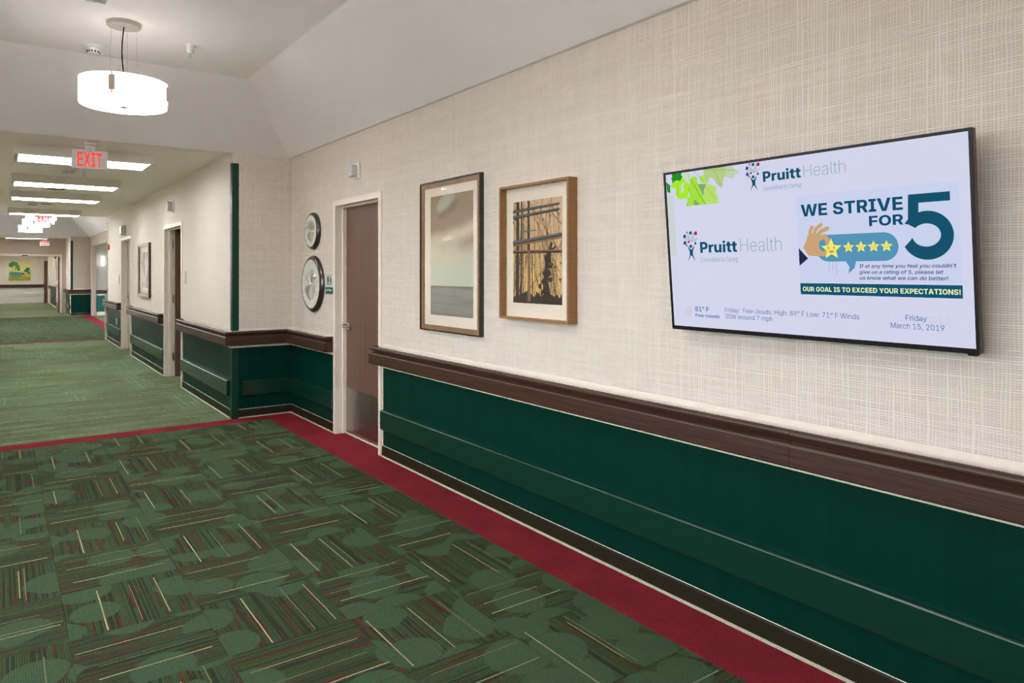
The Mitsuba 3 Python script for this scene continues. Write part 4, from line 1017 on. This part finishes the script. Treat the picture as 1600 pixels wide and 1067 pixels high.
# leaves: flat shapes of the slide, in metres from the screen's lower left corner
clip = LIM.intersection(sg.box(0, 0.5447, 0.42, 0.70))
LEAVES = [
    ([(0.1055, 0.6887), (0.1477, 0.6881), (0.1409, 0.6434), (0.1235, 0.6452), (0.1177, 0.6624), (0.1078, 0.6718)], (214, 216, 190)),
    ([(0.2196, 0.6920), (0.3659, 0.6942), (0.3711, 0.6794), (0.3813, 0.6717), (0.4021, 0.6642), (0.3896, 0.6579), (0.3756, 0.6543), (0.3703, 0.6446), (0.3653, 0.6381), (0.3487, 0.6443), (0.3334, 0.6504), (0.3208, 0.6500), (0.3159, 0.6334), (0.3141, 0.6205), (0.3083, 0.6053), (0.2960, 0.6130), (0.2840, 0.6262), (0.2722, 0.6433), (0.2601, 0.6566), (0.2484, 0.6539), (0.2391, 0.6388), (0.2320, 0.6314), (0.2250, 0.6510), (0.2216, 0.6729)], (180, 206, 134)),
    ([(0.1991, 0.6646), (0.2214, 0.6702), (0.2288, 0.6331), (0.2056, 0.6368), (0.1984, 0.6538)], (178, 228, 70)),
    ([(0.1850, 0.6335), (0.2353, 0.6311), (0.2514, 0.6254), (0.2674, 0.6199), (0.2829, 0.6090), (0.2758, 0.6004), (0.2811, 0.5840), (0.2895, 0.5646), (0.2826, 0.5586), (0.2979, 0.5467), (0.2784, 0.5443), (0.2458, 0.5442), (0.2125, 0.5448), (0.1583, 0.5482), (0.1611, 0.5865), (0.1477, 0.5932), (0.1566, 0.6198)], (184, 224, 108)),
    ([(0.0380, 0.6341), (0.0444, 0.6448), (0.0602, 0.6601), (0.0750, 0.6641), (0.0889, 0.6571), (0.1076, 0.6690), (0.1177, 0.6624), (0.1235, 0.6452), (0.1374, 0.6438), (0.1387, 0.6133), (0.1256, 0.5785), (0.0793, 0.5782), (0.0695, 0.5917), (0.0628, 0.5993), (0.0660, 0.6173), (0.0634, 0.6302), (0.0508, 0.6328)], (168, 236, 40)),
    ([(0.1531, 0.6669), (0.1671, 0.6695), (0.1838, 0.6635), (0.1843, 0.6472), (0.1897, 0.6275), (0.1900, 0.6085), (0.2144, 0.5710), (0.2227, 0.5460), (0.1301, 0.5435), (0.1161, 0.5445), (0.1185, 0.5541), (0.1296, 0.5615), (0.1274, 0.5783), (0.1440, 0.5907), (0.1368, 0.6107), (0.1428, 0.6460)], (164, 226, 58)),
    ([(0.0480, 0.6924), (0.1022, 0.6919), (0.0997, 0.6824), (0.1080, 0.6745), (0.0924, 0.6567), (0.0785, 0.6624), (0.0620, 0.6599), (0.0466, 0.6502), (0.0493, 0.6612), (0.0437, 0.6745), (0.0507, 0.6794)], (24, 142, 20)),
    ([(0.0130, 0.6607), (0.0369, 0.6427), (0.0339, 0.6288), (0.0344, 0.6103), (0.0163, 0.6162)], (24, 140, 28)),
    ([(0.1885, 0.6345), (0.2302, 0.6303), (0.2167, 0.6033), (0.2157, 0.5898), (0.2103, 0.5849), (0.2046, 0.5990), (0.1970, 0.6105)], (128, 172, 104)),
    ([(0.1616, 0.5699), (0.1766, 0.5632), (0.1925, 0.5483), (0.1718, 0.5444), (0.1602, 0.5508)], (128, 172, 104)),
]
HOLE = [(0.1005, 0.6447), (0.1167, 0.6486), (0.1049, 0.6332), (0.1129, 0.6213), (0.1066, 0.6079), (0.0921, 0.6051), (0.0970, 0.6228), (0.0945, 0.6370)]
for q, (pts, c_) in enumerate(LEAVES):
    p_ = sg.Polygon(pts).buffer(0)
    if q == 4: p_ = p_.difference(sg.Polygon(HOLE).buffer(0))
    px('leaf', p_.intersection(clip), c_, 1 + q * 0.6, 'green maple leaf')
fade = sg.Polygon([(0.33, 0.6450), (0.36, 0.6400), (0.372, 0.6500), (0.402, 0.6642), (0.381, 0.6717), (0.366, 0.6942), (0.335, 0.6925)])
px('leaf', fade.intersection(sg.Polygon(LEAVES[1][0]).buffer(0)).intersection(clip), (192, 210, 172), 2.6, 'faded tip of the large leaf')
VEINS = [[(0.1525, 0.6587), (0.2226, 0.5446)], [(0.1376, 0.6934), (0.1432, 0.6514)], [(0.0817, 0.6578), (0.0776, 0.5797)], [(0.1370, 0.6383), (0.1440, 0.5907)], [(0.1688, 0.6939), (0.2195, 0.6435)], [(0.2229, 0.6916), (0.3038, 0.6808)], [(0.3038, 0.6808), (0.3782, 0.6708)], [(0.2750, 0.6828), (0.3090, 0.6157)], [(0.2311, 0.6181), (0.2765, 0.5631)], [(0.2884, 0.6905), (0.3456, 0.6928)], [(0.0771, 0.6919), (0.0770, 0.6667)], [(0.1309, 0.5780), (0.1284, 0.5450)]]
px('leaf_vein', shapely.union_all([stroke(a_, b_, 0.0020 if q_ == 0 else 0.0011) for q_, (a_, b_) in enumerate(VEINS)]).intersection(clip), (92, 140, 66), 8, 'dark leaf veins')
# logos
TEAL, TEALD, GREY = (0, 82, 104), (0, 74, 110), (150, 178, 186)
def logo(u0, v0, k, kp):
    """u0, v0: left end and foot of the figure; k: its height"""
    q = lambda x, y: (u0 + k * x, v0 + k * y)
    fig = [sg.Point(*q(0.325, 0.53)).buffer(0.058 * k), sg.Polygon([q(0.17, 0.58), q(0.30, 0.42), q(0.36, 0.42), q(0.50, 0.58), q(0.405, 0.36), q(0.395, 0.24), q(0.50, 0.0), q(0.355, 0.20), q(0.30, 0.20), q(0.17, 0.0), q(0.27, 0.24), q(0.26, 0.36)])]
    px('logo_figure', shapely.union_all(fig), TEAL, 3, 'teal figure with raised arms')
    leaf = lambda x, y, s: sg.box(-s, -s, s, s).intersection(sg.Point(s * 0.25, -s * 0.25).buffer(s * 1.28))
    mk = lambda x, y, s: sa.translate(sa.rotate(leaf(0, 0, s * k), 8), *q(x, y))
    for nm, c_, spots in (('teal', TEAL, ((0.07, 0.89, 0.06), (0.34, 1.0, 0.055), (0.07, 0.66, 0.06), (0.53, 0.63, 0.04))),
                          ('crimson', (168, 24, 84), ((0.56, 0.98, 0.062), (0.19, 1.02, 0.03), (0.235, 0.69, 0.042), (0.135, 0.57, 0.03))),
                          ('pale', (168, 192, 206), ((0.21, 0.93, 0.035), (0.235, 0.82, 0.065), (0.43, 0.86, 0.05), (0.12, 0.78, 0.03), (0.50, 0.74, 0.045))),
                          ('mauve', (186, 178, 202), ((0.37, 0.74, 0.058), (0.02, 0.76, 0.02), (0.60, 0.79, 0.03), (0.46, 0.96, 0.03)))):
        [px('logo_leaf', mk(*s_), c_, 3, nm + ' leaf square of the logo') for s_ in spots]
logo(0.4262, 0.5800, 0.104, 1.0)
txt('lettering', 'Pruitt', 0.5035, 0.6108, TEAL, h=0.0395, w=0.160, weight=820, label='word Pruitt')
txt('lettering', 'Health', 0.6745, 0.6108, GREY, h=0.0450, w=0.160, weight=210, label='word Health')
txt('lettering', 'Committed to Caring', 0.5025, 0.5765, (132, 160, 180), h=0.0165, w=0.160, weight=330, italic=0.1, label='tagline below the logo')
logo(0.0900, 0.3045, 0.124, 1.0)
txt('lettering', 'Pruitt', 0.1805, 0.3405, TEAL, h=0.0465, w=0.186, weight=820, label='word Pruitt')
txt('lettering', 'Health', 0.3825, 0.3405, GREY, h=0.0535, w=0.187, weight=210, label='word Health')
txt('lettering', 'Committed to Caring', 0.1800, 0.3015, (140, 166, 184), h=0.0185, w=0.188, weight=330, italic=0.1, label='tagline below the logo')
# slogan panel
txt('lettering', 'WE STRIVE', 0.6570, 0.4655, TEALD, h=0.0440, w=0.366, weight=760, label='headline WE STRIVE')
txt('lettering', 'FOR', 0.9095, 0.4165, TEALD, h=0.0348, w=0.1135, weight=760, label='headline FOR')
five = shapely.union_all([sg.box(1.0415, 0.4850, 1.1668, 0.5131), sg.Polygon([(1.0415, 0.5131), (1.0735, 0.5131), (1.0700, 0.4300), (1.058, 0.4045), (1.0375, 0.4165)]),
    sg.Point(1.0950, 0.3775).buffer(0.0790, quad_segs=20).intersection(sg.Point(1.0950, 0.3745).buffer(0.0640 + 0.02, quad_segs=20)).difference(sa.scale(sg.Point(1.0930, 0.3785).buffer(0.0440, quad_segs=20), 1.0, 0.86))
    .difference(sg.Polygon([(0.9, 0.43), (1.0375, 0.4165), (1.0600, 0.4030), (1.07, 0.385), (1.05, 0.371), (1.043, 0.3620), (1.0256, 0.3432), (0.9, 0.30)]))])
five = five.difference(sg.Polygon([(0.98, 0.36), (1.0436, 0.3625), (1.0256, 0.3432), (0.98, 0.30)]))
px('numeral', five.buffer(0.0012), (150, 205, 190), 3, 'pale halo of the numeral')
px('numeral', five, (0, 78, 108), 4, 'big teal numeral 5')
bub = sg.box(0.754, 0.296, 0.955, 0.3935).union(sg.Point(0.955, 0.3448).buffer(0.0487, quad_segs=16)).union(sg.Point(0.757, 0.3448).buffer(0.0487, quad_segs=16)).union(sg.Polygon([(0.819, 0.298), (0.858, 0.298), (0.850, 0.272), (0.828, 0.2528), (0.833, 0.275)]))
px('speech_bubble', bub, (82, 148, 184), 2, 'blue speech bubble')
def star(cx, cy, R, rr=0.46):
    return sg.Polygon([(cx + (R if q % 2 == 0 else R * rr) * math.sin(math.pi * q / 5), cy + (R if q % 2 == 0 else R * rr) * math.cos(math.pi * q / 5)) for q in range(10)])
def smiling_star(cx, cy, R):
    px('star', star(cx, cy, R), (238, 236, 120), 5, 'yellow smiling star')
    sm = sg.Point(cx, cy - R * 0.10).buffer(R * 0.26).intersection(sg.box(cx - R, cy - R, cx + R, cy - R * 0.12)) if R > 0.03 else sg.Point(cx, cy - R * 0.02).buffer(R * 0.28).difference(sg.Point(cx, cy + R * 0.06).buffer(R * 0.26)).intersection(sg.box(cx - R, cy - R, cx + R, cy - R * 0.06))
    px('star_face', shapely.union_all([sm, sg.Point(cx - R * 0.26, cy + R * 0.12).buffer(R * 0.105), sg.Point(cx + R * 0.26, cy + R * 0.12).buffer(R * 0.105)]), (226, 160, 40), 6, 'orange smile and eyes')
hand = shapely.union_all([sg.Polygon([(0.6562, 0.3451), (0.672, 0.372), (0.678, 0.392), (0.700, 0.402), (0.722, 0.395), (0.735, 0.385), (0.75, 0.345), (0.742, 0.322), (0.712, 0.3165), (0.690, 0.318), (0.6743, 0.3213)]),
    sg.LineString([(0.687, 0.385), (0.690, 0.410), (0.698, 0.424)]).buffer(0.0062), sg.LineString([(0.702, 0.392), (0.713, 0.417), (0.733, 0.431)]).buffer(0.0068), sg.LineString([(0.715, 0.388), (0.733, 0.408), (0.757, 0.417)]).buffer(0.0072),
    sg.LineString([(0.725, 0.384), (0.745, 0.388), (0.755, 0.375), (0.757, 0.355)]).buffer(0.0085), sg.LineString([(0.715, 0.325), (0.745, 0.325), (0.757, 0.338)]).buffer(0.0085)])
hand = hand.difference(sa.rotate(sa.scale(sg.Point(0.736, 0.355).buffer(0.017), 0.8, 1.2), 10))
px('hand', hand, (202, 164, 116), 4, 'tan hand holding the star')
px('sleeve', sg.Polygon([(0.6406, 0.3478), (0.676, 0.3087), (0.6405, 0.2821)]), (34, 32, 66), 3, 'dark sleeve')
px('sleeve', sg.Polygon([(0.6562, 0.3451), (0.660, 0.349), (0.6785, 0.3205), (0.6743, 0.317)]), (226, 230, 240), 4, 'white cuff')
smiling_star(0.769, 0.341, 0.040)
for cx in (0.8328, 0.8775, 0.9213, 0.9651): smiling_star(cx, 0.346, 0.0215)
px('motion_line', shapely.union_all([stroke((0.7574, 0.2943), (0.757, 0.255), 0.0008), stroke((0.771, 0.298), (0.771, 0.262), 0.0008), stroke((0.7846, 0.294), (0.784, 0.247), 0.0008)]), (120, 132, 160), 3)
for s_, v0, w_ in (('If at any time you feel you couldn\u2019t', 0.2725, 0.3105), ('give us a rating of 5, please let', 0.2520, 0.272), ('us know what we can do better!', 0.2315, 0.286)):
    txt('lettering', s_, 0.8675, v0, (50, 62, 112), h=0.0126, w=w_, weight=520, italic=0.2, label='italic text line of the slide')
px('banner', sg.box(0.6395, 0.1740, 1.1930, 0.2160), (0, 82, 112), 2, 'dark teal banner')
txt('lettering', 'OUR GOAL IS TO EXCEED YOUR EXPECTATIONS!', 0.6485, 0.1855, (232, 238, 176), h=0.0175, w=0.539, weight=800, label='banner lettering')
# weather and date
SUN, BLUE, INK = (206, 176, 110), (30, 104, 158), (78, 112, 158)
sun = [sg.Point(0.101, 0.091).buffer(0.011).difference(sg.Point(0.101, 0.091).buffer(0.0092))] + [stroke((0.101 + 0.0145 * math.cos(a), 0.091 + 0.0145 * math.sin(a)), (0.101 + 0.0205 * math.cos(a), 0.091 + 0.0205 * math.sin(a)), 0.0016) for a in np.arange(10) * math.pi / 5]
px('weather_icon', shapely.union_all(sun), SUN, 3, 'small sun symbol')
cl = shapely.union_all([sg.Point(0.083, 0.071).buffer(0.008), sg.Point(0.094, 0.074).buffer(0.010), sg.Point(0.103, 0.070).buffer(0.007), sg.box(0.083, 0.063, 0.103, 0.07)])
px('weather_icon', cl.difference(cl.buffer(-0.0013)), (150, 176, 220), 4, 'small cloud symbol')
txt('lettering', '81\u00b0 F', 0.1345, 0.0870, BLUE, h=0.0205, w=0.073, weight=560)
txt('lettering', 'Few clouds', 0.1345, 0.0625, (44, 100, 156), h=0.0142, w=0.127, weight=560)
txt('lettering', 'Friday:  Few clouds. High: 89\u00b0 F Low: 71\u00b0 F Winds', 0.2905, 0.0905, INK, h=0.0185, w=0.569, weight=330)
txt('lettering', 'SSW around 7 mph', 0.2905, 0.0640, INK, h=0.0185, w=0.222, weight=330)
txt('lettering', '12:36 PM', 0.9503, 0.0795, (196, 198, 224), h=0.034, w=0.203, weight=150, layer=2, label='faint clock time')
txt('lettering', 'Friday', 1.0172, 0.0955, INK, h=0.0185, w=0.067, weight=360)
txt('lettering', 'March 15, 2019', 0.9673, 0.0672, INK, h=0.0185, w=0.168, weight=360)
